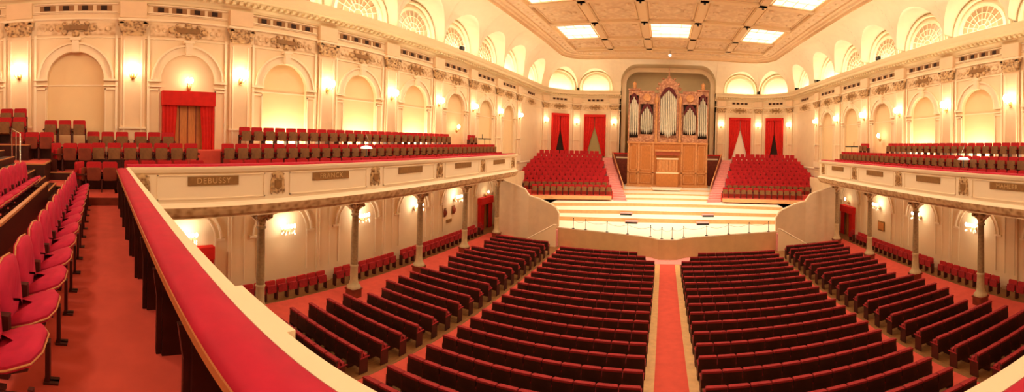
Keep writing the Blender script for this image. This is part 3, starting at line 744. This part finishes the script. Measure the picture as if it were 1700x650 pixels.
# chairs along the lower side walls, facing the hall
wc = Bank(tip_chair('wall_chair', False, M['seatdk'], M['seatwall']))
for sg, nm in ((-1, 'left'), (1, 'right')):
    n_ = 0
    for k in range(38):
        y = 23.2 - .5 * k
        if not vis(sg * 13.3, y, .8, 10) or (sg < 0 and y < 5.3) or any(abs(y - (OFF + SP * n)) < .15 for n in range(7)): continue
        put(wc, (sg * 13.25, y, .012), sg * -pi / 2 * 1.0, f'red tip-up chair against the lower {nm} wall, {ORD[n_]} from the stage', 'chair', f'red chairs along the lower {nm} wall'); n_ += 1

# side balconies: three rows facing the hall
bc = Bank(tip_chair('balcony_chair')); bf = Bank(tip_chair('balcony_chair', False))
for sg, nm in ((-1, 'left'), (1, 'right')):
    for r, (x, zf, y0, y1, rn) in enumerate(((13.25, 6.58, 5.46, 18.7, 'back'), (12.4, 5.95, 4.45, 24.0, 'middle'), (11.55, 5.42, 4.45, 23.6, 'front'))):
        y = y0; c_ = 0; rows_ = []
        while y < y1 - (.6 if r else 0):
            rows_.append(y); y += .525
        if r == 0: rows_ += [21.4, 21.95]
        rows_ = [y for y in rows_ if vis(sg * x, y, zf + .8, 30)]
        for c_, y in enumerate(reversed(rows_)):
            put(bc if y < 17 else bf, (sg * x, y, zf), sg * -pi / 2, f'red tip-up chair in the {rn} row of the {nm} balcony, {ORD[c_]} from the stage', 'chair', f'red chairs on the {nm} balcony')
# left balcony behind the door bay and the terraced corner
bd = Bank(tip_chair('corner_chair', True, M['brwood']))
def line(pts, zf, rz, where, bank=None):
    for k, (x, y) in enumerate(pts): put(bank or bc, (x, y, zf), rz, f'red tip-up chair {where}' + (f', {ORD[k]} from the rear' if len(pts) > 1 else ''), 'chair', 'red chairs in the rear left corner')
line([(-13.3, -1.85 + .52 * k) for k in range(3)], 6.74, pi / 2, 'by the rear left wall on the upper terrace')
line([(-13.3, -.30 + .52 * k) for k in range(3)] + [(-13.3, 1.42 + .5 * k) for k in range(3)], 6.33, pi / 2, 'by the left wall before the curtained door')
line([(-12.4, -.10 + .53 * k) for k in range(7)], 5.95, pi / 2, 'on the second step before the curtained door')
line([(-11.55, .95 + .53 * k) for k in range(5)], 5.42, pi / 2, 'behind the left parapet nearest the corner')
line([(-12.9, -3.9 + .5 * k) for k in range(3)], 7.15, pi / 2, 'on the highest corner terrace')
line([(-12.1, -3.75 + .5 * k) for k in range(3)], 6.8, pi / 2, 'on the corner terrace beside the stair')
line([(-11.9, -2.75 + .48 * k) for k in range(3)], 6.3, pi / 2, 'on the middle corner terrace', bd)
line([(-11.75, -1.42)], 5.95, pi / 2 + 1.1, 'turned sideways on the lower corner terrace', bd)
line([(-11.75, -1.0 + .47 * k) for k in range(2)], 5.95, pi / 2, 'on the lower corner terrace', bd)
line([(-10.95, -.62)], 5.42, pi / 2 + 1.1, 'turned sideways at the end of the walkway', bd)
line([(-10.95, -.22 + .47 * k) for k in range(2)], 5.42, pi / 2, 'at the end of the front walkway', bd)
# rear balcony: front row seats facing the stage, seat down
oc = Bank(open_chair('rear_balcony_chair'))
for k in range(13): put(oc, (-2.37 - .605 * k, -.69, ZB), pi, f'red chair, gold edged, front row of the rear balcony, {ORD[k]} from the near end', 'chair', 'red front row chairs of the rear balcony')
for k in range(7): put(oc, (-5.1 - .51 * k, -1.72, ZB + .36), pi, f'red chair, gold edged, second row of rear balcony, {ORD[k]} from the near end', 'chair', 'red second row chairs of the rear balcony')
g = MB(M['trimw'], M['deskwood']); g.box(-8.5, -4.5, -1.26, -1.22, ZB + .36, ZB + .82, 1); g.box(-8.5, -4.5, -1.27, -1.20, ZB + .80, ZB + .84)
tag(g.build('row_screen'), 'dark wood screen with pale top edge before the second rear balcony row', 'screen', kind='thing')
# handrail of the rear stair
h = empty('stair_handrail', (-11.0, -2.6, 5.9))
g = MB(M['steel']); g.tube([(0, -.12, .1), (0, -.12, 1.4), (.3, .2, 1.25), (.3, .2, .1)], .02, 6); g.build('rail', h)
for p in ((.15, .04),): g = MB(M['steel']); g.tube([(p[0], p[1], 0), (p[0], p[1], 1.32)], .016, 6); g.build('post', h)
tag(h, 'polished metal handrail beside the rear corner stair', 'handrail')

# ------------------------------------------------------------------ choir seating beside the organ
Rch, CY = 24.9, 6.1
inner = lambda y: 4.75 + (y - 31) * .30
cb0 = Bank(tip_chair('choir_chair', False)); cb1 = Bank(tip_chair('choir_chair', False, M['seatred'])); cnt = 0
def wall_lim(y): return 13.35 if y < YC else 8.5 + sqrt(max(0, (RC - .62) ** 2 - (y - YC) ** 2)) if y < YC + RC - .62 else 0
for sg, nm in ((-1, 'left'), (1, 'right')):
    e = empty('choir_terrace', (sg * 9, 34, 1.3))
    for k in range(10):
        R0 = Rch + .82 * k - .5; z = 2.62 + .305 * k
        pts = []
        xo = 13.6
        for t in range(15):
            x = 4.0 + (xo - 4.0) * t / 14; y = CY + sqrt(R0 * R0 - x * x)
            if x >= inner(y) - .05 and x < 13.7: pts.append((x, y))
        pts = [p for p in pts if p[1] < YC or (p[0] - 8.5) ** 2 + (p[1] - YC) ** 2 < (RC - .05) ** 2 or p[0] < 8.5]
        if k < 1: pts = [p for p in pts if p[0] < 12.0]
        yb = 41.4
        poly = [(p[0], p[1]) for p in pts]
        # outer boundary follows the curved corner
        xe, ye = poly[-1]
        outer = [(13.7, ye)] if ye < YC else []
        outer += [(8.5 + (RC - .05) * cos(a), YC + (RC - .05) * sin(a)) for a in [radians(q) for q in range(0, 91, 10)] if YC + (RC - .05) * sin(a) > ye]
        poly = poly + outer + [(7.6, yb), (inner(yb), yb)]
        lo = [(sg * x - sg * 9, y - 34, 1.0) for x, y in poly]
        g = MB(M['carpet'], M['riser']); g.prism(lo, [(a, b, z - 1.3) for a, b, c in lo], 0, 1 if k == 0 else 0); g.build('terrace_step', e)
    tag(e, f'stepped choir seating terrace on the {nm} of the organ', 'seating terrace', kind='thing')
    for k in range(10):
        R0 = Rch + .82 * k; z = 2.62 + .305 * k; a = asin((inner(CY + R0) + .25 + .26 * (k % 2)) / R0); n_ = 0
        lim = 11.2 if k == 0 else 99
        while True:
            x, y = R0 * sin(a), CY + R0 * cos(a)
            if x > min(wall_lim(y), lim) or n_ > 16: break
            if cnt < 300: put(cb0 if k < 2 else cb1, (sg * x, y, z), -sg * a, f'red chair in the {nm} choir seats, {ORD[k]} row up, {ORD[n_]} from the carpeted stair', 'chair', f'red choir chairs {nm} of the organ')
            cnt += 1; n_ += 1; a += .53 / R0
    # carpeted stair beside the organ
    e = empty('choir_stair', (sg * 5.2, 34, 1.9))
    g = MB(M['carpet2'])
    N = 22
    for k in range(N):
        y = 29.9 + k * .43; z = 2.05 + (5.45 - 2.05) * k / (N - 1)
        xi, xo = inner(y) - 1.15, inner(y) + .02
        ye = y + .43 if k < N - 1 else 41.3
        g.hexa([(sg * (xi - 5.2), y - 34, -.3), (sg * (xo - 5.2), y - 34, -.3), (sg * (xo - 5.2), ye - 34, -.3), (sg * (xi - 5.2), ye - 34, -.3), (sg * (xi - 5.2), y - 34, z - 1.9), (sg * (xo - 5.2), y - 34, z - 1.9), (sg * (xo - 5.2), ye - 34, z - 1.9), (sg * (xi - 5.2), ye - 34, z - 1.9)])
    g.build('steps', e)
    tag(e, f'long pink carpeted stair climbing {nm} of the organ', 'stairs', kind='thing')
    e = empty('stair_balustrade', (sg * 5.0, 36, 2.6))
    g = MB(M['brwood']); g2 = MB(M['trimw'])
    A, B = (inner(39.3) - 1.18, 39.3, 6.15), (inner(32.6) - 1.18, 32.6, 3.35)
    g.hexa([(sg * (A[0] - 5), A[1] - 36, -.2), (sg * (B[0] - 5), B[1] - 36, -.2), (sg * (B[0] - 5) - .08 * sg, B[1] - 36, -.2), (sg * (A[0] - 5) - .08 * sg, A[1] - 36, -.2), (sg * (A[0] - 5), A[1] - 36, A[2] - 2.6), (sg * (B[0] - 5), B[1] - 36, B[2] - 2.6), (sg * (B[0] - 5) - .08 * sg, B[1] - 36, B[2] - 2.6), (sg * (A[0] - 5) - .08 * sg, A[1] - 36, A[2] - 2.6)])
    g.build('sloping_panel', e); g2.tube([(sg * (A[0] - 5.04), A[1] - 36, A[2] - 2.56), (sg * (B[0] - 5.04), B[1] - 36, B[2] - 2.56), (sg * (B[0] - 5.04), B[1] - 36.02, 0)], .06, 6); g2.build('handrail', e)
    g = MB(M['brwood'], M['curtain']); g.box(sg * -.8, sg * 1.05, 3.25, 3.35, 0, 3.4); g.box(sg * -.8, sg * 1.05, 3.22, 3.38, 3.36, 3.5, 1); g.build('rear_panel', e)
    g = MB(M['trimc']); g.box(sg * -.7, sg * .6, 3.18, 3.25, 2.9, 3.06); g.build('pale_strip', e)
    tag(e, f'dark mahogany stair balustrade standing {nm} of the organ', 'balustrade', kind='thing')

# ------------------------------------------------------------------ organ
OY = 37.5
og = empty('pipe_organ', (0.03, OY, 2.63))
def zb(z): return z - 2.63
g = MB(M['organ'], M['organl'])
g.box(-4.15, 4.15, 0, 3.0, 0, zb(7.2)); g.box(-4.25, 4.25, -.12, 3.0, zb(7.2), zb(7.36), 1); g.box(-4.3, 4.3, -.1, 3.0, 0, .25, 1)
g.box(-4.2, 4.2, -.06, 0, zb(4.1), zb(4.2), 1)
for x in (-4.1, -3.0, -1.5, 1.5, 3.0, 4.1): g.box(x - .09, x + .09, -.06, 0, .25, zb(7.2), 1)
for a, b in ((-3.9, -3.2), (-2.8, -1.7), (1.7, 2.8), (3.2, 3.9)):
    for z0, z1 in ((.4, 1.35), (1.75, 4.4)):
        for r in ((a, a + .07, z0, z1), (b - .07, b, z0, z1), (a, b, z0, z0 + .07), (a, b, z1 - .07, z1)): g.box(r[0], r[1], -.04, 0, r[2], r[3], 1)
g.build('lower_case', og)
g = MB(M['organc'], M['organl'])
g.box(-4.2, 4.2, .35, 3.0, zb(7.36), zb(12.6))
# towers' frames: posts and cornices
for x0, x1, zt in ((-4.2, -3.02, 12.95), (3.02, 4.2, 12.95), (-1.0, 1.0, 13.6)):
    g.box(x0, x0 + .12, -.05, .35, zb(7.36), zb(zt - .7)); g.box(x1 - .12, x1, -.05, .35, zb(7.36), zb(zt - .7))
    g.box(x0 - .06, x1 + .06, -.14, .4, zb(zt - .12), zb(zt)) if abs(x0) > 2 else None
    g.box(x0, x1, -.02, .35, zb(7.36), zb(7.75))
for x0, x1 in ((-3.02, -1.5), (1.5, 3.02)):
    g.box(x0, x1, .05, .35, zb(11.35), zb(12.55)); g.box(x0, x1, .05, .35, zb(7.36), zb(8.15)); g.box(x0, x1, -.02, .4, zb(12.55), zb(12.75))
g.box(-4.2, -3.02, .0, .35, zb(12.25), zb(12.83)); g.box(3.02, 4.2, .0, .35, zb(12.25), zb(12.83))
for sx in (-1, 1):
    for z0, z1, r in ((7.36, 11.6, .14),):
        g.lathe([(.2, zb(7.36)), (.2, zb(7.6)), (.13, zb(7.7)), (.11, zb(11.3)), (.2, zb(11.5)), (.24, zb(11.9)), (.1, zb(12.1)), (0, zb(12.5))], (sx * 1.24, .02, 0), 10, 1)
    g.lathe([(.12, zb(12.95)), (.22, zb(13.1)), (.16, zb(13.35)), (.24, zb(13.5)), (.08, zb(13.7)), (0, zb(13.8))], (sx * 3.6, .1, 0), 10, 1)
g.box(-1.5, -1.0, .1, .35, zb(7.36), zb(12.5)); g.box(1.0, 1.5, .1, .35, zb(7.36), zb(12.5))
# arched gable over the middle tower
pts = [(1.02 * cos(pi * k / 14), 12.95 + 1.15 * sin(pi * k / 14)) for k in range(15)]
g.prism([(x, -.08, zb(z)) for x, z in pts], [(x, .4, zb(z)) for x, z in pts])
g.box(-1.0, 1.0, -.03, .35, zb(12.3), zb(13.0))
for sx in (-1, 1):
    g.ball((sx * 1.15, .0, zb(13.0)), .2, 0); g.ball((sx * 1.02, 0, zb(13.5)), .16, 0); g.ball((sx * .6, 0, zb(14.05)), .13, 0)
g.build('upper_case', og)
g = MB(M['organc']); g.ball((0, .05, zb(14.25)), .16); g.lathe([(.07, zb(14.3)), (.05, zb(14.8)), (.03, zb(15.3)), (.0, zb(15.5))], (0, .05, 0), 8); g.build('finial', og)
for sx in (-1, 1):
    g = MB(M['organl'], M['organc']); g.lathe([(.42, 0), (.42, .06), (.36, .1), (.3, .06), (0, .07)], (0, 0, 0), 20); go = g.build('round_medallion', og); go.location = (sx * 2.25, .03, zb(12.02)); go.rotation_euler = (pi / 2, 0, 0)
def pipe_field(cx_, hw, zb0, ztm, n, vshape, zoff=0):
    """a field of organ pipes under a carved dark shade"""
    f_ = empty_part = MB(M['pipe'], M['dark'])
    for i in range(n):
        u = (i - (n - 1) / 2) / ((n - 1) / 2); x = cx_ + u * (hw - .06); r = hw / n * .92
        zt = ztm - abs(u) * .75; foot = zb0 + vshape * (1 - abs(u)) * -.45 + .45
        f_.lathe([(.02, zb(foot - .4)), (r, zb(foot)), (r, zb(foot + .18)), (r * .8, zb(foot + .2)), (r, zb(foot + .34)), (r, zb(zt))], (x, .02 - .10 * (1 - u * u), 0), 8)
    f_.box(cx_ - hw, cx_ + hw, .30, .36, zb(zb0 - .2), zb(ztm + .3), 1)
    f_.build('pipes', og)
    s_ = MB(M['shade'])
    for e in (-1, 1):
        P4 = [(cx_ + e * hw, ztm - .98), (cx_ + e * hw * .55, ztm - .35), (cx_, ztm - .02), (cx_, ztm + .36), (cx_ + e * hw * .6, ztm + .10), (cx_ + e * hw, ztm - .55)]
        s_.prism([(x, -.14, zb(z)) for x, z in P4], [(x, -.06, zb(z)) for x, z in P4])
        for k in range(5): s_.ball((cx_ + e * hw * (.1 + .2 * k), -.12, zb(ztm - .02 - .18 * k)), .07, 0, 6)
    s_.build('carved_shade', og)
pipe_field(-3.61, .46, 8.0, 12.15, 5, 0); pipe_field(3.61, .46, 8.0, 12.15, 5, 0)
pipe_field(-2.25, .62, 8.35, 11.05, 7, .6); pipe_field(2.25, .62, 8.35, 11.05, 7, .6)
pipe_field(0, .82, 8.3, 12.85, 9, 1.2)
g = MB(M['organl'], M['organ'], M['trimc'])
g.box(-1.12, 1.12, -.75, 0, 0, 1.55, 1); g.box(-1.16, 1.16, -.8, 0, 1.5, 1.62, 2); g.box(-1.05, 1.05, -.6, 0, 1.62, 3.0, 0)
for k in range(6): g.box(-.95 + .35 * k, -.95 + .35 * k + .06, -.64, -.6, 1.75, 2.9, 1)
g.box(-1.12, 1.12, -.66, 0, 2.95, 3.08, 2); g.box(-1.3, 1.3, -.4, 0, 3.75, 3.95, 0)
g.build('console', og)
g = MB(M['redwood']); g.box(-1.25, 1.25, -.3, -.02, 3.35, 3.75); g.build('red_band', og)
tag(og, 'tall carved oak pipe organ with five fields of pale pipes behind the stage', 'pipe organ')
g = MB(M['stagew']); g.prism([(-1.35, -1.6, 0), (1.35, -1.6, 0), (1.6, 0, 0), (-1.6, 0, 0)], [(-1.35, -1.6, .12), (1.35, -1.6, .12), (1.6, 0, .12), (-1.6, 0, .12)])
o2 = g.build('console_platform', None, (0, OY - .8, 2.63)); tag(o2, 'low pale wood platform in front of the organ console', 'platform')

# ------------------------------------------------------------------ curtained doors
def drape(mb, fn, x0, x1, z0, z1, xe, pleat=.05, nx=18, nz=8, depth=0, mi=0):
    """a hanging cloth between x0 (outer edge) and xe(z) (inner edge)"""
    rows = []
    for j in range(nz + 1):
        z = z1 + (z0 - z1) * j / nz; r = []
        for i in range(nx + 1):
            u = i / nx; x = x0 + (xe(z) - x0) * u; r.append(fn(x, depth + pleat * sin(u * pi * 8), z))
        rows.append(r)
    mb.grid(rows, mi, True)
def end_curtain(s, half, zt, zbm, gap_top, gapw, door, label):
    o = empty('door_curtain', W(s, 0, zbm)); base = Vector(W(s, 0, zbm))
    fn = lambda x, d, z: tuple(Vector(W(s + x, d, z)) - base)
    for e in (-1, 1):
        g = MB(M['curtain']); xe = lambda z: e * (.03 + (0 if z > gap_top else gapw * (gap_top - z) / (gap_top - zbm)))
        drape(g, fn, e * half, 0, zbm, zt, xe, .05, 18, 10, .22); g.build('curtain_panel', o)
    g = MB(M['curtain'])
    wp = lambda a, b, c, d, z0, z1: g.hexa([fn(a, c, z0), fn(b, c, z0), fn(b, d, z0), fn(a, d, z0), fn(a, c, z1), fn(b, c, z1), fn(b, d, z1), fn(a, d, z1)])
    wp(-half - .03, half + .03, .02, .32, zt - .3, zt); wp(-half - .03, -half + .05, .02, .3, zbm, zt); wp(half - .05, half + .03, .02, .3, zbm, zt); g.build('pelmet', o)
    tag(o, label, 'curtain', 'red door curtains on the end wall')
    g = MB(door); wbox(g, s - half + .1, s + half - .1, .02, .05, zbm - .5, zt - .35)
    return g
dn = 0
for s_, half, dm, lab in ((S0 + RC * pi / 4, 1.12, M['dark'], 'outer left red door curtain with dark gap, on the curved end wall'), (56.62, 1.28, M['grdoor'], 'inner left red door curtain parted over a green door, beside the organ'),
                          (TOT - 56.62, 1.28, M['ltdoor'], 'inner right red door curtain parted over a pale doorway, beside the organ'), (TOT - S0 - RC * pi / 4, 1.12, M['dark'], 'outer right red door curtain with dark gap, on the curved end wall')):
    dn += 1; inn = half > 1.2
    g = end_curtain(s_, half, 10.45, 5.6, 9.0 if inn else 8.6, .95 if inn else .62, dm, lab); st(g.build(f'door_{dn}'))
# left balcony portal
def portal(x, y, z0, z1, half, sg, label, name='portal_curtain', op=.5, dep=.35):
    o = empty(name, (x, y, z0)); H = z1 - z0
    g = MB(M['curtain']); g.box(0, sg * dep, -half, half, H - .55, H); g.build('pelmet', o)
    for e in (-1, 1):
        g = MB(M['curtain']); fn = lambda a, d, z: (sg * d, a, z)
        drape(g, fn, e * half * .97, 0, 0, H - .5, lambda z: e * (op + .04 * sin(z * 2)), .03, 16, 6, dep * .7)
        g.box(0, sg * dep * .8, e * half * .97, e * half * .90, 0, H - .5); g.build('side_drape', o)
    g = MB(M['organ'], M['brwood']); g.box(sg * .02, sg * .06, -op - .15, op + .15, 0, H - .5)
    for k in (-.33, 0, .33): g.box(sg * .06, sg * .075, k - .02, k + .02, 0, H - .55, 1)
    g.build('door_leaf', o); tag(o, label, 'curtained door', kind='thing'); return o
portal(-WX, 12 - 12 + OFF + SP * .5, 5.95, 8.82, 1.05, 1, 'deep red curtained doorway on the left balcony with brown doors inside')
portal(-WX, 25.05, 0, 2.62, 1.0, 1, 'red curtained doorway in the lower left wall by the stage', 'portal_curtain', .35)
portal(WX, 25.05, 0, 2.45, .95, -1, 'red curtained doorway in the lower right wall by the stage', 'portal_curtain', .35)
portal(-WX, 3.75, 0, 2.62, .68, 1, 'red curtained doorway under the left balcony beyond the rail', 'portal_curtain', .3)

# ------------------------------------------------------------------ lamps
def bracket(kind, s, z, label, group, n, bulb, r, energy, arm=.36, light=True):
    """wall bracket with N candle bulbs and drops"""
    o = empty(kind, W(s, 0, z)); base = Vector(W(s, 0, z)); fn = lambda x, d, zz: tuple(Vector(W(s + x, d, z + zz)) - base)
    g = MB(M['brass']); g.ball(fn(0, .14, -.25), .09, 0, 8, 1.6)
    for k in range(n):
        u = (k - (n - 1) / 2) * .15 if n > 1 else 0
        g.tube([fn(0, .14, -.25), fn(u * .6, arm * .7, -.32), fn(u, arm, -.2), fn(u, arm, -.08)], .014, 5); g.lathe([(.045, -.01), (.03, 0)], fn(u, arm, -.07), 6)
    g.build('arm', o)
    for k in range(n):
        u = (k - (n - 1) / 2) * .15 if n > 1 else 0; g = MB(bulb); g.ball(fn(u, arm, .03), r, 0, 8, 1.5); g.build('candle_bulb', o)
    tag(o, label, 'wall lamp', group)
    if light: lamp('POINT', W(s, arm + .1, z + .05), energy, (1, .80, .54) if kind == 'crystal_wall_lamp' else WARM2, .12)
    return o
for sg, nm in ((-1, 'left'), (1, 'right')):
    for k, p in enumerate(reversed(PILS)):
        s_ = p if sg < 0 else TOT - p; q = W(s_, .4, 9.6)
        if not vis(*q, 30): lamp('POINT', W(s_, .45, 9.65), P_SCONCE, WARM2, .12); continue
        bracket('wall_sconce', s_, 9.6, f'glowing candle sconce on the upper {nm} wall, {ORD[k]} from the organ', f'sconces on the upper {nm} wall', 3, M['bulb'], .12, P_SCONCE)
for sg, nm in ((-1, 'left'), (1, 'right')):
    for k, b in enumerate(reversed(BAYS[2:7])):
        s_ = b if sg < 0 else TOT - b; q = W(s_, .6, 3.2)
        if not vis(*q, 30): continue
        o = bracket('crystal_wall_lamp', s_, 3.2, f'bright crystal lamp on the wall under the {nm} balcony, {ORD[k]} from the stage', f'crystal lamps under the {nm} balcony', 5, M['bulb2'], .06, P_LOWER, .5)
        base = Vector(W(s_, 0, 3.2))
        for r in range(9):
            g = MB(M['crystal'])
            a = r * 2.4; p = Vector(W(s_ + .3 * cos(a), .5 + .22 * sin(a), 3.2 - .22 - .05 * (r % 3))) - base; g.ball(tuple(p), .03, 0, 6, 1.8); g.build('crystal_drop', o)
# under the rear part of each side balcony, out of frame
for sg in (-1, 1):
    for q in (-1.0,): lamp('POINT', (sg * 13.3, q, 3.2), P_LOWER, WARM2, .1)
o = bracket('door_lamp', 12 + OFF + SP * .5, 9.22, 'small bright lamp above the curtained door of the left balcony', 'door lamps', 2, M['bulb'], .075, 10, .3)
for sg, nm in ((-1, 'left'), (1, 'right')):
    s_ = 12 + 20.64; s_ = s_ if sg < 0 else TOT - s_
    bracket('door_lamp', s_, 8.0, f'small candle lamp low on the wall at the stage end of the {nm} balcony', 'door lamps', 1, M['bulb'], .10, 10, .3)
# cove lights behind the cornice
for q in allb:
    x, y, z = W(q, .35, 13.32); x2, y2, z2 = W(q, -.1, 15)
    l = lamp('AREA', (x, y, z), P_COVE, WARM2, 3.0, .12); dv = Vector((x2 - x, y2 - y, z2 - z)); l.rotation_euler = dv.to_track_quat('-Z', 'Y').to_euler()
    t1 = Vector(W(q + .5, .35, 0)) - Vector(W(q - .5, .35, 0)); l.matrix_world = Matrix.Identity(4)
    zax = -dv.normalized(); xax = (t1 - t1.dot(zax) * zax).normalized(); yax = zax.cross(xax)
    mm = Matrix((xax, yax, zax)).transposed().to_4x4(); mm.translation = (x, y, z); l.matrix_world = mm
# uplights in the niches behind the back rows
for b in BAYS[3:6]:
    for q in both(b):
        l = lamp('AREA', W(q, .22, 6.75), P_UP, (1, .86, .55), .3, 1.9); l.rotation_euler = (pi, 0, 0)
# stage floodlights under the ceiling
n_ = 0
for x_, y_ in ((-6.05, 27.9), (-2.1, 27.9), (2.1, 27.9), (6.05, 27.9), (-6.05, 23.2), (-2.1, 23.2), (2.1, 23.2), (6.05, 23.2)):
    n_ += 1
    e = empty('ceiling_spotlight', (x_, y_, 16.9)); g = MB(M['black']); g.lathe([(.03, .1), (.03, 0), (.06, -.01), (.08, -.12), (.07, -.13)], n=10); g.build('housing', e); g = MB(M['black']); g.box(-.07, .07, -.01, .01, -.03, .06); g.build('yoke', e)
    tag(e, f'small black spotlight under the ceiling over the stage, {ORD[n_ - 1]} of eight', 'spotlight', 'black ceiling spotlights')
    l = lamp('SPOT', (x_, y_, 16.6), P_STAGE, (1, .92, .76), .15, spot=radians(58), blend=.6); aim(l, (x_ * .75, 29.5 if y_ > 25 else 26.5, 1.5))
# black projectors on the cornice
for k, (q, where) in enumerate(((28.2 + 4.0, 'left wall'), (TOT - 32.2, 'right wall'), (54.43, 'end wall left of the organ'), (TOT - 54.43, 'end wall right of the organ'))):
    e = empty('cornice_spotlight', W(q, .7, 13.2)); g = MB(M['black']); g.rbox(-.12, .12, -.16, .16, .05, .32, .04, 0, 'y'); g.build('housing', e); g = MB(M['black']); g.box(-.03, .03, -.03, .03, 0, .06); g.build('foot', e)
    tag(e, f'small black spotlight standing on the cornice of the {where}', 'spotlight', 'black spotlights on the cornice')
# hanging pendant before the organ
e = empty('pendant_lamp', (.05, 36.9, 17.0)); g = MB(M['black']); g.tube([(0, 0, 0), (0, 0, -.35)], .02, 5); g.build('cord', e); g = MB(M['white']); g.ball((0, 0, -.5), .16); g.build('globe', e)
tag(e, 'small round white lamp hanging from the ceiling above the organ', 'lamp')
for sx in (-1, 1):
    lamp('POINT', (sx * 3.4, 39.2, 13.6), 60, WARM2, .1)
# door light at the foot of the stage
for sg, nm in ((-1, 'left'), (1, 'right')):
    s_ = 12 + 25.05; s_ = s_ if sg < 0 else TOT - s_
    bracket('door_lamp', s_, 3.0, f'small lamp over the red curtained doorway under the {nm} balcony', 'door lamps', 1, M['bulb'], .07, 12, .4)
# added fill lights without fixtures, high over the stalls and rear balcony
for x_, y_ in ((-7, 6), (7, 6), (0, 2), (-5, 15), (5, 15)): lamp('POINT', (x_, y_, 15.6), P_HALL, WARM2, .5)
for x_, y_ in ((-7.5, -2.5), (-3, -3), (3, -3)): lamp('POINT', (x_, y_, 12.0), 340, WARM2, .4)

# ------------------------------------------------------------------ small things
for sg, nm, y in ((-1, 'left', 10.6), (1, 'right', 11.1)):
    e = empty('reading_lamp', (sg * 11.95, y, 5.42)); g = MB(M['black']); g.lathe([(.16, 0), (.16, .03), (.02, .05), (.018, 1.25), (0, 1.26)], n=10); g.build('stand', e)
    g = MB(M['white']); g.lathe([(.03, 1.38), (.2, 1.34), (.28, 1.26), (.24, 1.25), (0, 1.27)], n=14); g.build('lamp_shade', e)
    g = MB(M['steel']); g.tube([(0, 0, 1.3), (0, .12, 1.6), (0, -.08, 1.95)], .012, 5); g.build('arm', e)
    tag(e, f'white shaded reading lamp standing among the {nm} balcony seats', 'lamp')
    e = empty('music_stand', (sg * 13.0, 23.1, 6.58)); g = MB(M['black']); g.lathe([(.2, 0), (.18, .02), (.02, .04), (.018, .62), (0, .63)], n=8); g.build('stand', e); g = MB(M['black']); g.box(-.3, .3, -.45, .45, .62, .70); g.box(-.03, .0, -.35, -.3, .7, 1.0); g.build('desk', e)
    tag(e, f'black stand with flat desk at the stage end of the {nm} balcony', 'stand')
for k, (y, z, rr) in enumerate(((19.55, 2.2, .16), (20.6, 2.25, .16))):
    e = empty('wall_relief', (-13.98, y, z)); g = MB(M['brwood']); g.ball((.05, 0, 0), rr, 0, 10, 1.5); g.box(0, .05, -.1, .1, -.3, -.2); g.build('relief', e); g = MB(M['plaque']); g.box(0, .02, -.2, .2, -.3, .3); g.build('backing', e)
    tag(e, f'dark oval relief on the lower left wall, {("nearer the camera", "nearer the stage")[k]}', 'relief', 'oval reliefs on the lower left wall')
g = MB(M['plaque']); g.box(-13.99, -13.94, 19.8, 20.4, 1.42, 1.66); tag(g.build('wall_plaque'), 'small dark plaque below the two ovals on the lower left wall', 'plaque')
g = MB(M['plaque'], M['organ']); g.box(13.94, 13.99, 20.1, 20.9, 1.3, 2.0); g.box(13.92, 13.94, 20.2, 20.8, 1.4, 1.9, 1); tag(g.build('wall_plaque'), 'brown framed panel on the lower right wall', 'plaque')
